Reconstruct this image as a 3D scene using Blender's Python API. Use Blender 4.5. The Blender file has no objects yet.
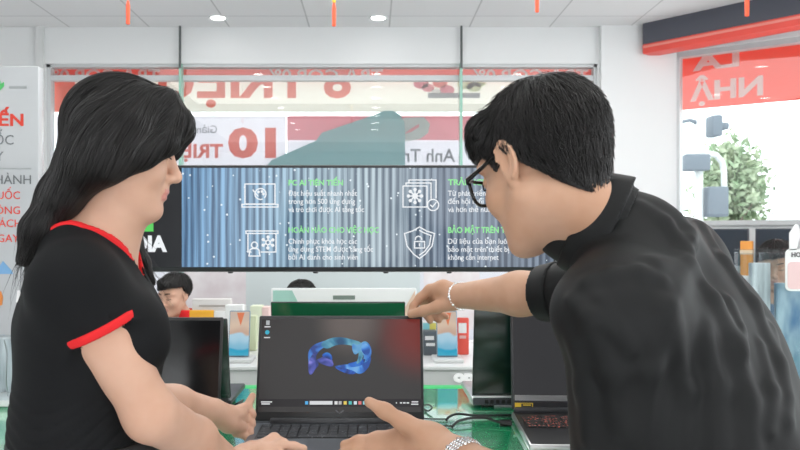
import bpy, bmesh, math, random
import numpy as np
from mathutils import Vector, Matrix

random.seed(7)
rng = np.random.default_rng(11)
SC = bpy.context.scene
COL = SC.collection
H = 1.33                       # camera height

# ------------------------------------------------------------------ camera, sky, light, exposure
cam = bpy.data.cameras.new('camera')
cam.sensor_width = 36.0
cam.lens = 36.0
cam.shift_x = 0.035
cam.shift_y = 0.0125
cam.clip_start = 0.05
cam.dof.use_dof = True
cam.dof.focus_distance = 1.6
cam.dof.aperture_fstop = 12.0
camo = bpy.data.objects.new('camera', cam)
camo.location = (0, 0, H)
camo.rotation_euler = (math.radians(90), 0, 0)
COL.objects.link(camo)
SC.camera = camo

world = bpy.data.worlds.new('overcast_sky')
SC.world = world
world.use_nodes = True
wb = world.node_tree.nodes['Background']
wb.inputs['Color'].default_value = (0.96, 0.985, 1.0, 1)
wb.inputs['Strength'].default_value = 3.0

def area_light(name, loc, sx, sy, power, rot=(0, 0, 0), color=(1, 1, 1)):
    l = bpy.data.lights.new(name, 'AREA')
    l.shape = 'RECTANGLE'; l.size = sx; l.size_y = sy; l.energy = power; l.color = color
    o = bpy.data.objects.new(name, l); o.location = loc; o.rotation_euler = rot
    COL.objects.link(o)
    return o
area_light('added_fill_light', (-0.2, 0.4, 2.84), 4.2, 2.6, 34, color=(1.0, 0.975, 0.94))  # soft fill added overhead out of view, not a ceiling fitting
area_light('added_fill_light', (0.0, 3.9, 2.84), 4.0, 2.0, 66, color=(1.0, 0.985, 0.96))  # second added fill, brightens the back of the room

vs = SC.view_settings
SC.display_settings.display_device = 'sRGB'
vs.view_transform = 'Standard'
vs.look = 'None'
vs.exposure = 0.0
vs.gamma = 1.0
vs.use_curve_mapping = False

# ------------------------------------------------------------------ helpers
def at(px, py, Y):
    return Vector(((px - 372) / 800.0 * Y, Y, H + (235 - py) / 800.0 * Y))

def mat(name, col, rough=0.5, metal=0.0, spec=0.5, emit=None, estr=1.0, coat=0.0, coat_rough=0.03, coat_ior=1.5, sheen=0.0, sss=0.0, bump=None):
    m = bpy.data.materials.new(name); m.use_nodes = True
    nt = m.node_tree; b = nt.nodes['Principled BSDF']
    b.inputs['Base Color'].default_value = (*col, 1)
    b.inputs['Roughness'].default_value = rough
    b.inputs['Metallic'].default_value = metal
    b.inputs['Specular IOR Level'].default_value = spec
    if emit:
        b.inputs['Emission Color'].default_value = (*emit, 1)
        b.inputs['Emission Strength'].default_value = estr
    if coat:
        b.inputs['Coat Weight'].default_value = coat
        b.inputs['Coat Roughness'].default_value = coat_rough
        b.inputs['Coat IOR'].default_value = coat_ior
    if sheen:
        b.inputs['Sheen Weight'].default_value = sheen
    if sss:
        b.inputs['Subsurface Weight'].default_value = sss
        b.inputs['Subsurface Radius'].default_value = (0.012, 0.005, 0.003)
        b.inputs['Subsurface Scale'].default_value = 0.6
    if bump:
        scale, strength, dist, stretch = bump
        tc = nt.nodes.new('ShaderNodeTexCoord'); mp = nt.nodes.new('ShaderNodeMapping')
        mp.inputs['Scale'].default_value = stretch
        n = nt.nodes.new('ShaderNodeTexNoise'); n.inputs['Scale'].default_value = scale; n.inputs['Detail'].default_value = 4
        bp = nt.nodes.new('ShaderNodeBump'); bp.inputs['Strength'].default_value = strength; bp.inputs['Distance'].default_value = dist
        nt.links.new(tc.outputs['Object'], mp.inputs['Vector']); nt.links.new(mp.outputs['Vector'], n.inputs['Vector'])
        nt.links.new(n.outputs['Fac'], bp.inputs['Height']); nt.links.new(bp.outputs['Normal'], b.inputs['Normal'])
    return m

def emat(name, col, s=1.0):
    """a lit screen: emission under glass"""
    return mat(name, (0.0, 0.0, 0.0), 0.25, spec=0.3, emit=col, estr=s)

def noise_tint(m, c1, c2, scale, detail=3.0, stretch=(1, 1, 1)):
    nt = m.node_tree; b = nt.nodes['Principled BSDF']
    tc = nt.nodes.new('ShaderNodeTexCoord'); mp = nt.nodes.new('ShaderNodeMapping'); mp.inputs['Scale'].default_value = stretch
    n = nt.nodes.new('ShaderNodeTexNoise'); n.inputs['Scale'].default_value = scale; n.inputs['Detail'].default_value = detail
    r = nt.nodes.new('ShaderNodeValToRGB')
    r.color_ramp.elements[0].position = 0.35; r.color_ramp.elements[1].position = 0.65
    r.color_ramp.elements[0].color = (*c1, 1); r.color_ramp.elements[1].color = (*c2, 1)
    nt.links.new(tc.outputs['Object'], mp.inputs['Vector']); nt.links.new(mp.outputs['Vector'], n.inputs['Vector'])
    nt.links.new(n.outputs['Fac'], r.inputs['Fac']); nt.links.new(r.outputs['Color'], b.inputs['Base Color'])
    return m

ORG = {}
def root(name, label, cat, loc=(0, 0, 0), group=None):
    o = bpy.data.objects.new(name, None); COL.objects.link(o)
    o.empty_display_size = 0.05
    o.location = loc; o['label'] = label; o['category'] = cat
    if group: o['group'] = group
    ORG[o.name] = Vector(loc)
    return o

def tag(o, label, cat, group=None):
    o['label'] = label; o['category'] = cat
    if group: o['group'] = group
    return o

def link_mesh(name, me, mats, parent=None, origin=None):
    o = bpy.data.objects.new(name, me); COL.objects.link(o)
    for m in (mats if isinstance(mats, (list, tuple)) else [mats]):
        me.materials.append(m)
    if parent is not None:
        org = ORG[parent.name]; o.parent = parent; ORG[o.name] = org
    else:
        org = Vector(origin) if origin is not None else None
        if org is None:
            co = np.empty(len(me.vertices) * 3, np.float32); me.vertices.foreach_get('co', co); co = co.reshape(-1, 3)
            lo, hi = co.min(0), co.max(0)
            org = Vector(((lo[0] + hi[0]) / 2, (lo[1] + hi[1]) / 2, lo[2]))
        o.location = org; ORG[o.name] = org
    me.transform(Matrix.Translation(-org))
    return o

def struct(o):
    o['kind'] = 'structure'; return o

class MB:
    """collects world-space shapes for one mesh"""
    def __init__(s): s.bm = bmesh.new()
    def box(s, lo, hi, bev=0.0, seg=2, M=None, mi=0):
        lo = Vector(lo); hi = Vector(hi); c = (lo + hi) / 2; d = hi - lo
        b2 = bmesh.new()
        bmesh.ops.create_cube(b2, size=1.0, matrix=Matrix.Translation(c) @ Matrix.Diagonal((d.x, d.y, d.z, 1)))
        if bev > 0:
            bmesh.ops.bevel(b2, geom=b2.edges[:], offset=min(bev, 0.49 * min(d)), segments=seg, affect='EDGES', profile=0.5)
        s._merge(b2, M, mi); return s
    def prism(s, pts, z0, z1, M=None, mi=0, bev=0.0):
        """polygon in XY extruded z0..z1, M places it"""
        b2 = bmesh.new()
        vs_ = [b2.verts.new((p[0], p[1], z0)) for p in pts]
        f = b2.faces.new(vs_)
        r = bmesh.ops.extrude_face_region(b2, geom=[f])
        for v in r['geom']:
            if isinstance(v, bmesh.types.BMVert): v.co.z = z1
        bmesh.ops.recalc_face_normals(b2, faces=b2.faces[:])
        if bev > 0:
            bmesh.ops.bevel(b2, geom=[e for e in b2.edges if abs(e.verts[0].co.z - e.verts[1].co.z) < 1e-6], offset=bev, segments=2, affect='EDGES', profile=0.5)
        s._merge(b2, M, mi); return s
    def tube(s, pts, r, seg=10, M=None, mi=0, closed=False, flat=None):
        pts = [Vector(p) for p in pts]; n = len(pts)
        rs = r if isinstance(r, (list, tuple)) else [r] * n
        b2 = bmesh.new(); rings = []
        up = Vector((0, 0, 1))
        prev = None
        for i, p in enumerate(pts):
            a = pts[(i - 1) % n] if (closed or i > 0) else p
            b = pts[(i + 1) % n] if (closed or i < n - 1) else p
            t = (b - a).normalized()
            if prev is None:
                u = t.cross(up)
                if u.length < 1e-3: u = t.cross(Vector((1, 0, 0)))
            else:
                u = prev - t * prev.dot(t)
            u.normalize(); prev = u; v = t.cross(u)
            fl = flat if flat else 1.0
            rings.append([b2.verts.new(p + (u * math.cos(q) * rs[i] + v * math.sin(q) * rs[i] * fl)) for q in [2 * math.pi * k / seg for k in range(seg)]])
        m_ = n if closed else n - 1
        for i in range(m_):
            A, B = rings[i], rings[(i + 1) % n]
            for k in range(seg):
                b2.faces.new((A[k], A[(k + 1) % seg], B[(k + 1) % seg], B[k]))
        if not closed:
            b2.faces.new(rings[0][::-1]); b2.faces.new(rings[-1])
        bmesh.ops.recalc_face_normals(b2, faces=b2.faces[:])
        s._merge(b2, M, mi); return s
    def lathe(s, prof, c, seg=24, M=None, mi=0):
        """prof: list of (r, z) from bottom to top about vertical axis through c"""
        b2 = bmesh.new(); c = Vector(c); rings = []
        for r, z in prof:
            if r < 1e-6: rings.append([b2.verts.new(c + Vector((0, 0, z)))])
            else: rings.append([b2.verts.new(c + Vector((r * math.cos(2 * math.pi * k / seg), r * math.sin(2 * math.pi * k / seg), z))) for k in range(seg)])
        for A, B in zip(rings[:-1], rings[1:]):
            for k in range(seg):
                k2 = (k + 1) % seg
                if len(A) == 1 and len(B) == 1: continue
                if len(A) == 1: b2.faces.new((A[0], B[k2], B[k]))
                elif len(B) == 1: b2.faces.new((A[k], A[k2], B[0]))
                else: b2.faces.new((A[k], A[k2], B[k2], B[k]))
        if len(rings[0]) > 1: b2.faces.new(rings[0][::-1])
        if len(rings[-1]) > 1: b2.faces.new(rings[-1])
        bmesh.ops.recalc_face_normals(b2, faces=b2.faces[:])
        s._merge(b2, M, mi); return s
    def _merge(s, b2, M, mi):
        if M is not None: b2.transform(M)
        for f in b2.faces: f.material_index = mi
        me = bpy.data.meshes.new('tmp'); b2.to_mesh(me); b2.free()
        s.bm.from_mesh(me); bpy.data.meshes.remove(me)
    def build(s, name, mats, parent=None, smooth=True, origin=None):
        me = bpy.data.meshes.new(name); s.bm.to_mesh(me); s.bm.free()
        if smooth:
            me.polygons.foreach_set('use_smooth', [True] * len(me.polygons))
            try: me.set_sharp_from_angle(angle=math.radians(35))
            except Exception: pass
        return link_mesh(name, me, mats, parent, origin)

def box(name, lo, hi, m, parent=None, bev=0.0, M=None):
    return MB().box(lo, hi, bev, M=M).build(name, m, parent)

def np_mesh(name, V, F):
    me = bpy.data.meshes.new(name)
    V = np.asarray(V, np.float32); F = np.asarray(F, np.int32)
    n = F.shape[1]
    me.vertices.add(len(V)); me.vertices.foreach_set('co', V.ravel())
    me.loops.add(F.size); me.loops.foreach_set('vertex_index', F.ravel())
    me.polygons.add(len(F)); me.polygons.foreach_set('loop_start', np.arange(0, F.size, n, dtype=np.int32))
    me.polygons.foreach_set('use_smooth', np.ones(len(F), bool))
    me.update(calc_edges=True); me.validate()
    return me

# ------------------------------------------------------------------ lettering
def text_mesh(body, bold=0.0, spacing=1.0):
    c = bpy.data.curves.new('t', 'FONT'); c.body = body; c.offset = bold; c.space_character = spacing
    c.align_x = 'LEFT'; c.resolution_u = 3; c.extrude = 0.01
    o = bpy.data.objects.new('t', c); COL.objects.link(o)
    bpy.context.view_layer.update()
    dg = bpy.context.evaluated_depsgraph_get()
    me = bpy.data.meshes.new_from_object(o.evaluated_get(dg))
    bpy.data.objects.remove(o); bpy.data.curves.remove(c)
    me.materials.clear()
    return me

def lettering(name, body, m, parent, box_px=None, Y=None, mirror=False, bold=0.0, spacing=1.0, M=None, w=None, h=None, cap=None, anchor='l', thick=0.002):
    """box_px = (x0, y0, x1, y1): cap box of the text on the plane at depth Y, else M with w/h. y0..y1 is the cap height (without marks)."""
    me = text_mesh(body, bold, spacing)
    co = np.empty(len(me.vertices) * 3, np.float32); me.vertices.foreach_get('co', co); co = co.reshape(-1, 3)
    capu = 0.729 + 2 * bold                       # cap height of the built-in face
    x0, x1 = co[:, 0].min(), co[:, 0].max()
    if box_px:
        a = at(box_px[0], box_px[3], Y); b = at(box_px[2] if box_px[2] else box_px[0] + 1, box_px[1], Y)
        sz = (b.z - a.z) / capu
        sx = (b.x - a.x) / (x1 - x0) if box_px[2] else sz
        base = a
    else:
        sz = h / capu; sx = (w / (x1 - x0)) if w else sz
        base = Vector((0, 0, 0))
    X = (co[:, 0] - x0) * sx
    if mirror: X = (x1 - x0) * sx - X
    if anchor == 'r': X = X - (x1 - x0) * sx
    Zz = (co[:, 1] + bold) * sz
    Yy = -co[:, 2] / 0.02 * thick
    V = np.stack([base.x + X, base.y + Yy, base.z + Zz], 1)
    me.vertices.foreach_set('co', V.astype(np.float32).ravel())
    if M is not None: me.transform(M)
    me.update()
    return link_mesh(name, me, m, parent)

def ribbon_lines(lines, w, thick=0.002):
    """flat strokes drawn in a local x,z plane -> MB (y = -thick..0)"""
    b = MB()
    for ln in lines:
        for (x0, z0), (x1, z1) in zip(ln[:-1], ln[1:]):
            d = Vector((x1 - x0, z1 - z0)); L = d.length
            if L < 1e-6: continue
            d /= L; n = Vector((-d.y, d.x)) * w / 2; e = d * w * 0.35
            p = [(x0 - e.x - n.x, z0 - e.y - n.y), (x1 + e.x - n.x, z1 + e.y - n.y), (x1 + e.x + n.x, z1 + e.y + n.y), (x0 - e.x + n.x, z0 - e.y + n.y)]
            b.prism(p, 0, thick)
    return b
def circ(cx, cz, r, n=20, a0=0, a1=360):
    return [(cx + r * math.cos(math.radians(a0 + (a1 - a0) * i / n)), cz + r * math.sin(math.radians(a0 + (a1 - a0) * i / n))) for i in range(n + 1)]
# matrix that turns a local drawing plane (x, y=up, z=towards viewer) into the vertical plane facing -Y
def facing(origin, sx=1.0):
    return Matrix.Translation(origin) @ Matrix(((sx, 0, 0, 0), (0, 0, -1, 0), (0, 1, 0, 0), (0, 0, 0, 1)))

# ------------------------------------------------------------------ implicit surfaces for bodies, hair and clothes
def cone(a, b, ra, rb):
    a = np.array(a, np.float32); b = np.array(b, np.float32); ba = b - a; L2 = float(ba @ ba) + 1e-12
    def f(X, Y, Z):
        t = np.clip(((X - a[0]) * ba[0] + (Y - a[1]) * ba[1] + (Z - a[2]) * ba[2]) / L2, 0, 1)
        return np.sqrt((X - a[0] - t * ba[0]) ** 2 + (Y - a[1] - t * ba[1]) ** 2 + (Z - a[2] - t * ba[2]) ** 2) - (ra + (rb - ra) * t)
    r = max(ra, rb)
    return f, np.minimum(a, b) - r, np.maximum(a, b) + r

def ell(c, r, R=None):
    c = np.array(c, np.float32); r = np.array(r, np.float32)
    R = np.eye(3, dtype=np.float32) if R is None else np.array(R, np.float32)   # columns = local axes
    def f(X, Y, Z):
        x, y, z = X - c[0], Y - c[1], Z - c[2]
        u = (x * R[0, 0] + y * R[1, 0] + z * R[2, 0]); v = (x * R[0, 1] + y * R[1, 1] + z * R[2, 1]); w = (x * R[0, 2] + y * R[1, 2] + z * R[2, 2])
        k0 = np.sqrt((u / r[0]) ** 2 + (v / r[1]) ** 2 + (w / r[2]) ** 2)
        k1 = np.sqrt((u / r[0] ** 2) ** 2 + (v / r[1] ** 2) ** 2 + (w / r[2] ** 2) ** 2) + 1e-9
        return k0 * (k0 - 1) / k1
    ext = np.sqrt(((R * r[None, :]) ** 2).sum(1))
    return f, c - ext, c + ext

def frame(fwd, roll_left=None):
    f = Vector(fwd).normalized()
    l = Vector((0, 0, 1)).cross(f).normalized() if roll_left is None else (Vector(roll_left) - f * f.dot(Vector(roll_left))).normalized()
    u = f.cross(l)
    return np.array([[f.x, l.x, u.x], [f.y, l.y, u.y], [f.z, l.z, u.z]], np.float32)

class Grid:
    def __init__(s, lo, hi, h):
        s.lo = np.array(lo, np.float32); s.h = h
        s.n = np.maximum(np.ceil((np.array(hi) - np.array(lo)) / h).astype(int) + 1, 3)
        s.ax = [(s.lo[i] + h * np.arange(s.n[i])).astype(np.float32) for i in range(3)]
        s.a = np.full(tuple(s.n), 1.0, np.float32)
    def like(s):
        g = Grid.__new__(Grid); g.lo, g.h, g.n, g.ax = s.lo, s.h, s.n, s.ax; g.a = np.full(tuple(s.n), 1.0, np.float32); return g
    def sl(s, lo, hi, pad):
        i0 = np.clip(np.floor((lo - pad - s.lo) / s.h).astype(int), 0, s.n); i1 = np.clip(np.ceil((hi + pad - s.lo) / s.h).astype(int) + 1, 0, s.n)
        return tuple(slice(a, b) for a, b in zip(i0, i1))
    def ev(s, f, sl):
        return f(s.ax[0][sl[0]][:, None, None], s.ax[1][sl[1]][None, :, None], s.ax[2][sl[2]][None, None, :]).astype(np.float32)
    def add(s, prim, k=0.01, sub=False):
        f, lo, hi = prim; sl = s.sl(lo, hi, k + 4 * s.h)
        if any(q.stop <= q.start for q in sl): return s
        d = s.ev(f, sl); a = s.a[sl]
        if sub:
            d = -d; hh = np.maximum(k - np.abs(a - d), 0) / max(k, 1e-9); s.a[sl] = np.maximum(a, d) + hh * hh * k * 0.25
        else:
            hh = np.maximum(k - np.abs(a - d), 0) / max(k, 1e-9); s.a[sl] = np.minimum(a, d) - hh * hh * k * 0.25
        return s
    def full(s, f):
        return s.ev(f, (slice(None),) * 3)
    def sample(s, P):
        q = (P - s.lo) / s.h; q = np.clip(q, 0, s.n - 1.001); i = np.floor(q).astype(int); t = (q - i).astype(np.float32)
        out = 0
        for dx in (0, 1):
            for dy in (0, 1):
                for dz in (0, 1):
                    w = (t[:, 0] if dx else 1 - t[:, 0]) * (t[:, 1] if dy else 1 - t[:, 1]) * (t[:, 2] if dz else 1 - t[:, 2])
                    out = out + w * s.a[i[:, 0] + dx, i[:, 1] + dy, i[:, 2] + dz]
        return out
    def grad(s, P):
        e = s.h; g = np.stack([s.sample(P + np.eye(3)[i] * e) - s.sample(P - np.eye(3)[i] * e) for i in range(3)], 1)
        return g / (np.linalg.norm(g, axis=1, keepdims=True) + 1e-9)
    def mesh(s, smooth=1):
        a = s.a; ins = a < 0
        if not ins.any(): raise ValueError('empty field')
        idx = np.argwhere(ins); i0 = np.maximum(idx.min(0) - 2, 0); i1 = np.minimum(idx.max(0) + 3, s.n)
        a = a[i0[0]:i1[0], i0[1]:i1[1], i0[2]:i1[2]]; a = np.pad(a, 1, constant_values=1.0); ins = a < 0
        off = s.lo + (i0 - 1) * s.h
        n = np.array(a.shape) - 1
        cnt = np.zeros(tuple(n), np.uint8)
        for dx in (0, 1):
            for dy in (0, 1):
                for dz in (0, 1):
                    cnt += ins[dx:dx + n[0], dy:dy + n[1], dz:dz + n[2]]
        act = (cnt > 0) & (cnt < 8); del cnt
        cid = np.full(tuple(n), -1, np.int32); cells = np.argwhere(act); cid[act] = np.arange(len(cells))
        cor = {}
        for dx in (0, 1):
            for dy in (0, 1):
                for dz in (0, 1):
                    cor[dx, dy, dz] = a[cells[:, 0] + dx, cells[:, 1] + dy, cells[:, 2] + dz]
        P = np.zeros((len(cells), 3)); W = np.zeros(len(cells))
        for A in cor:
            for ax in range(3):
                if A[ax]: continue
                B = tuple(1 if i == ax else A[i] for i in range(3))
                va, vb = cor[A], cor[B]; x = (va < 0) != (vb < 0)
                t = np.where(x, va / np.where(x, va - vb, 1), 0)
                p = np.tile(np.array(A, float), (len(cells), 1)); p[:, ax] = t
                P += p * x[:, None]; W += x
        V = (cells + P / W[:, None]) * s.h + off
        Q = []
        for ax in range(3):
            o1, o2 = [(1, 2), (2, 0), (0, 1)][ax]
            sA = [slice(1, n[i]) for i in range(3)]; sA[ax] = slice(0, n[ax])
            sB = list(sA); sB[ax] = slice(1, n[ax] + 1)
            A = ins[tuple(sA)]; B = ins[tuple(sB)]; e = np.argwhere(A != B)
            fl = A[e[:, 0], e[:, 1], e[:, 2]]
            base = e + np.array([0 if i == ax else 1 for i in range(3)])
            def c(d1, d2):
                q = base.copy(); q[:, o1] -= d1; q[:, o2] -= d2; return cid[q[:, 0], q[:, 1], q[:, 2]]
            q = np.stack([c(1, 1), c(0, 1), c(0, 0), c(1, 0)], 1)
            q[~fl] = q[~fl][:, ::-1]
            Q.append(q)
        Q = np.concatenate(Q)
        for _ in range(smooth):
            S = np.zeros_like(V); N = np.zeros(len(V))
            for k in range(4):
                np.add.at(S, Q[:, k], V[Q[:, (k + 1) % 4]]); np.add.at(S, Q[:, k], V[Q[:, (k - 1) % 4]]); np.add.at(N, Q[:, k], 2)
            V = 0.5 * V + 0.5 * S / N[:, None]
        return V, Q
    def build(s, name, mats, parent, smooth=1, matfn=None):
        V, Q = s.mesh(smooth)
        me = np_mesh(name, V, Q)
        o = link_mesh(name, me, mats, parent)
        if matfn is not None:
            C = V[Q].mean(1)
            me.polygons.foreach_set('material_index', matfn(C).astype(np.int32))
        return o

def folds(X, Y, Z, seed, f=(18, 18, 9), amp=0.003):
    """soft cloth folds: warped ridges"""
    r = np.random.default_rng(seed); out = 0
    for i in range(5):
        d = r.normal(size=3) * np.array(f); p = r.uniform(0, 6.28); d2 = r.normal(size=3) * 9; p2 = r.uniform(0, 6.28)
        out = out + np.sin(d[0] * X + d[1] * Y + d[2] * Z + p + 1.6 * np.sin(d2[0] * X + d2[1] * Y + d2[2] * Z + p2))
    return amp * out / 2.2

def strands(G, roots, flow, n, step, off, rad, wob=0.0, ease_end=True, zmin=None, release=0.0):
    """tapered hair tubes that follow the level sets of the field G. roots (N,3), flow(P, i)->(N,3)"""
    P = roots.astype(np.float64).copy(); N = len(P); path = []
    off = np.broadcast_to(off, (N,)).astype(np.float64); ph = rng.uniform(0, 6.28, N)
    fro = np.zeros(N, bool)
    for i in range(n):
        for _ in range(2):
            d = G.sample(P); g = G.grad(P)
            o2 = off + release * (i / n) ** 2
            P = P - np.clip(d - o2, -0.01, 0.01)[:, None] * g * 0.8
        path.append(P.copy())
        v = flow(P, i); v = v - (v * g).sum(1, keepdims=True) * g * (1.0 if release == 0 else 0.8)
        v = v / (np.linalg.norm(v, axis=1, keepdims=True) + 1e-9)
        if wob:
            s_ = np.cross(v, g); v = v + s_ * (wob * np.sin(ph + i * 0.25))[:, None]
        st = np.full(N, step)
        if zmin is not None: st = np.where(P[:, 2] < zmin, step * 0.05, step)
        P = P + v * st[:, None]
    path = np.stack(path, 1)                           # N, n, 3
    T = np.gradient(path, axis=1); T /= np.linalg.norm(T, axis=2, keepdims=True) + 1e-9
    g = G.grad(path.reshape(-1, 3)).reshape(path.shape)
    S = np.cross(T, g); S /= np.linalg.norm(S, axis=2, keepdims=True) + 1e-9
    U = np.cross(S, T)
    w = np.sin(np.clip(np.linspace(0.12, 1.0, n), 0, 1) * math.pi * 0.97) ** 0.5 if ease_end else np.ones(n)
    r = np.broadcast_to(rad, (N,))[:, None] * w[None, :]
    V = []
    for k, q in enumerate((0.0, 2.094, 4.189)):
        V.append(path + S * (math.cos(q) * r)[..., None] + U * (math.sin(q) * r)[..., None])
    V = np.stack(V, 2)                                 # N, n, 3, 3
    base = (np.arange(N)[:, None] * n + np.arange(n - 1)[None, :]) * 3
    F = []
    for k in range(3):
        k2 = (k + 1) % 3
        F.append(np.stack([base + k, base + k2, base + 3 + k2, base + 3 + k], -1).reshape(-1, 4))
    return V.reshape(-1, 3), np.concatenate(F)

def merge_np(parts):
    Vs, Fs, n = [], [], 0
    for V, F in parts:
        Vs.append(V); Fs.append(F + n); n += len(V)
    return np.concatenate(Vs), np.concatenate(Fs)

def head(G, C, R, s=1.0, nose=1.0, male=False, ears=True, cran=(0.094, 0.074, 0.077)):
    """adds a head to the field; C centre, R columns = forward, left, up"""
    C = np.array(C, np.float32)
    L = lambda x, y, z: C + s * (R[:, 0] * x + R[:, 1] * y + R[:, 2] * z)
    e = lambda c, r, k=0.012, sub=False: G.add(ell(L(*c), np.array(r) * s, R), k * s, sub)
    cn = lambda a, b, ra, rb, k=0.008: G.add(cone(L(*a), L(*b), ra * s, rb * s), k * s)
    e((-0.014, 0, 0.036), cran, 0.01)
    e((0.022, 0, -0.028), (0.058, 0.060, 0.076), 0.03)
    e((0.036, 0, -0.068), (0.042, 0.044, 0.034), 0.025)
    jw = 0.050 if male else 0.044
    for q in (1, -1):
        cn((0.0, q * jw * 1.08, -0.045), (0.062, q * 0.016, -0.092), 0.018, 0.014, 0.025)   # jaw line
        e((0.056, q * 0.033, -0.026), (0.026, 0.025, 0.024), 0.022)                    # cheek
        e((0.066, q * 0.026, 0.030), (0.016, 0.028, 0.009), 0.018)                      # brow
    e((0.076, 0, -0.092), (0.014, 0.018, 0.014), 0.02)                                  # chin
    for q in (1, -1):
        e((0.088, q * 0.031, 0.008), (0.014, 0.019, 0.011), 0.012, True)               # socket
    for q in (1, -1):
        e((0.0705, q * 0.031, 0.008), (0.0125, 0.0145, 0.0115), 0.003)                   # eyeball and lid
    cn((0.079, 0, 0.012), (0.100, 0, -0.022), 0.007, 0.0085, 0.012)                      # nose bridge
    e((0.0985, 0, -0.0265), (0.0100, 0.0100, 0.0092), 0.010)
    for q in (1, -1): e((0.0905, q * 0.0105, -0.031), (0.009, 0.0065, 0.0065), 0.005)
    e((0.084, 0, -0.048), (0.008, 0.014, 0.010), 0.012)                                 # philtrum
    e((0.0865, 0, -0.0545), (0.0085, 0.0175, 0.0048), 0.006)                              # lips
    e((0.0850, 0, -0.0650), (0.0088, 0.016, 0.0056), 0.006)
    G.add(cone(L(0.0935, 0.016, -0.0597), L(0.0935, -0.016, -0.0597), 0.0016 * s, 0.0016 * s), 0.003 * s, True)
    if ears:
        for q in (1, -1):
            e((-0.008, q * 0.0755, 0.000), (0.017, 0.007, 0.030), 0.006)
            e((-0.004, q * 0.0815, 0.003), (0.009, 0.006, 0.017), 0.004, True)
            e((-0.002, q * 0.073, -0.026), (0.009, 0.006, 0.010), 0.005)
            for a in range(0, 9):                                                      # helix rim
                t0 = math.radians(15 + a * 27); t1 = math.radians(15 + (a + 1) * 27)
                cn((-0.009 + 0.0165 * math.cos(t0), q * 0.0815, 0.003 + 0.028 * math.sin(t0)),
                   (-0.009 + 0.0165 * math.cos(t1), q * 0.0815, 0.003 + 0.028 * math.sin(t1)), 0.0032, 0.0032, 0.003)
    return L

def lip_fn(C, R, s):
    C = np.array(C)
    def f(P):
        q = (P - C) @ R / s
        return ((q[:, 0] > 0.084) & (np.abs(q[:, 1]) < 0.0175) & (q[:, 2] < -0.0498) & (q[:, 2] > -0.0705)).astype(int)
    return f

def on_surface(G, px, py, y0=0.6, y1=1.9):
    """first point of the field's surface met by the line of sight through a pixel"""
    ys = np.arange(y0, y1, G.h * 0.7); P = np.stack([(px - 372) / 800 * ys, ys, H + (235 - py) / 800 * ys], 1)
    inb = ((P > G.lo + G.h) & (P < G.lo + (G.n - 2) * G.h)).all(1)
    d = np.where(inb, G.sample(P), 1.0); k = np.argmax(d < 0)
    return P[k] if d[k] < 0 else None
def creases(G, lines, r=0.009, k=0.028, sink=0.004):
    """cloth ridges laid along the surface"""
    todo = []
    for ln in lines:
        pts = [on_surface(G, *p) for p in ln]; pts = [p for p in pts if p is not None]
        if len(pts) < 2: continue
        pts = np.array(pts); pts = pts - G.grad(pts) * sink; n = len(pts)
        todo.append((pts, [r * (0.45 + 0.55 * math.sin(math.pi * (i + 0.5) / n)) for i in range(n)]))
    for pts, rs in todo: chain(G, list(pts), rs, k)

def chain(G, pts, rs, k=0.006):
    for (a, b, ra, rb) in zip(pts[:-1], pts[1:], rs[:-1], rs[1:]):
        G.add(cone(a, b, ra, rb), k)

# ------------------------------------------------------------------ materials
M_wall = mat('white_wall_paint', (0.80, 0.815, 0.82), 0.7)
M_frame = mat('pale_grey_aluminium', (0.62, 0.64, 0.65), 0.4)
M_ceil = mat('ceiling_tile', (0.80, 0.80, 0.80), 0.8)
def ceiling_nodes(m):
    nt = m.node_tree; b = nt.nodes['Principled BSDF']
    tc = nt.nodes.new('ShaderNodeTexCoord'); br = nt.nodes.new('ShaderNodeTexBrick'); mp = nt.nodes.new('ShaderNodeMapping')
    mp.inputs['Location'].default_value = (0.27, 0.2, 0)
    br.offset = 0.0; br.inputs['Scale'].default_value = 1.0
    br.inputs['Brick Width'].default_value = 0.6; br.inputs['Row Height'].default_value = 0.6; br.inputs['Mortar Size'].default_value = 0.006
    br.inputs['Color1'].default_value = (0.80, 0.80, 0.80, 1); br.inputs['Color2'].default_value = (0.765, 0.765, 0.77, 1); br.inputs['Mortar'].default_value = (0.52, 0.52, 0.52, 1)
    nt.links.new(tc.outputs['Object'], mp.inputs['Vector']); nt.links.new(mp.outputs['Vector'], br.inputs['Vector']); nt.links.new(br.outputs['Color'], b.inputs['Base Color'])
ceiling_nodes(M_ceil)
M_floor = mat('grey_floor_tile', (0.68, 0.68, 0.68), 0.3)
M_white = mat('white_lacquer', (0.83, 0.84, 0.84), 0.35)
M_offwhite = mat('off_white_plastic', (0.70, 0.71, 0.71), 0.4)
M_red = mat('red_vinyl', (0.92, 0.10, 0.075), 0.45)
M_redlight = mat('pale_red_print', (0.90, 0.30, 0.25), 0.6)
M_black = mat('black_plastic', (0.012, 0.012, 0.013), 0.4)
M_charcoal = mat('charcoal_panel', (0.055, 0.06, 0.075), 0.35)
M_dkgrey = mat('dark_grey_metal', (0.045, 0.047, 0.052), 0.38, metal=0.3)
M_silver = mat('silver_metal', (0.62, 0.63, 0.64), 0.28, metal=0.85)
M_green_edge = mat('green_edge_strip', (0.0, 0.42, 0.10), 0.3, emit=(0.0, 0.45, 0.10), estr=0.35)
M_table = mat('glossy_green_glass', (0.0, 0.72, 0.27), 0.4)
def mirror_coat(m, ior, rough):
    nt = m.node_tree; b = nt.nodes['Principled BSDF']; out = nt.nodes['Material Output']
    mix = nt.nodes.new('ShaderNodeMixShader'); gl = nt.nodes.new('ShaderNodeBsdfGlossy'); mix.inputs[0].default_value = ior
    gl.inputs['Roughness'].default_value = rough; gl.inputs['Color'].default_value = (0.97, 1.0, 0.98, 1)
    nt.links.new(b.outputs[0], mix.inputs[1]); nt.links.new(gl.outputs[0], mix.inputs[2]); nt.links.new(mix.outputs[0], out.inputs['Surface'])
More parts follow.
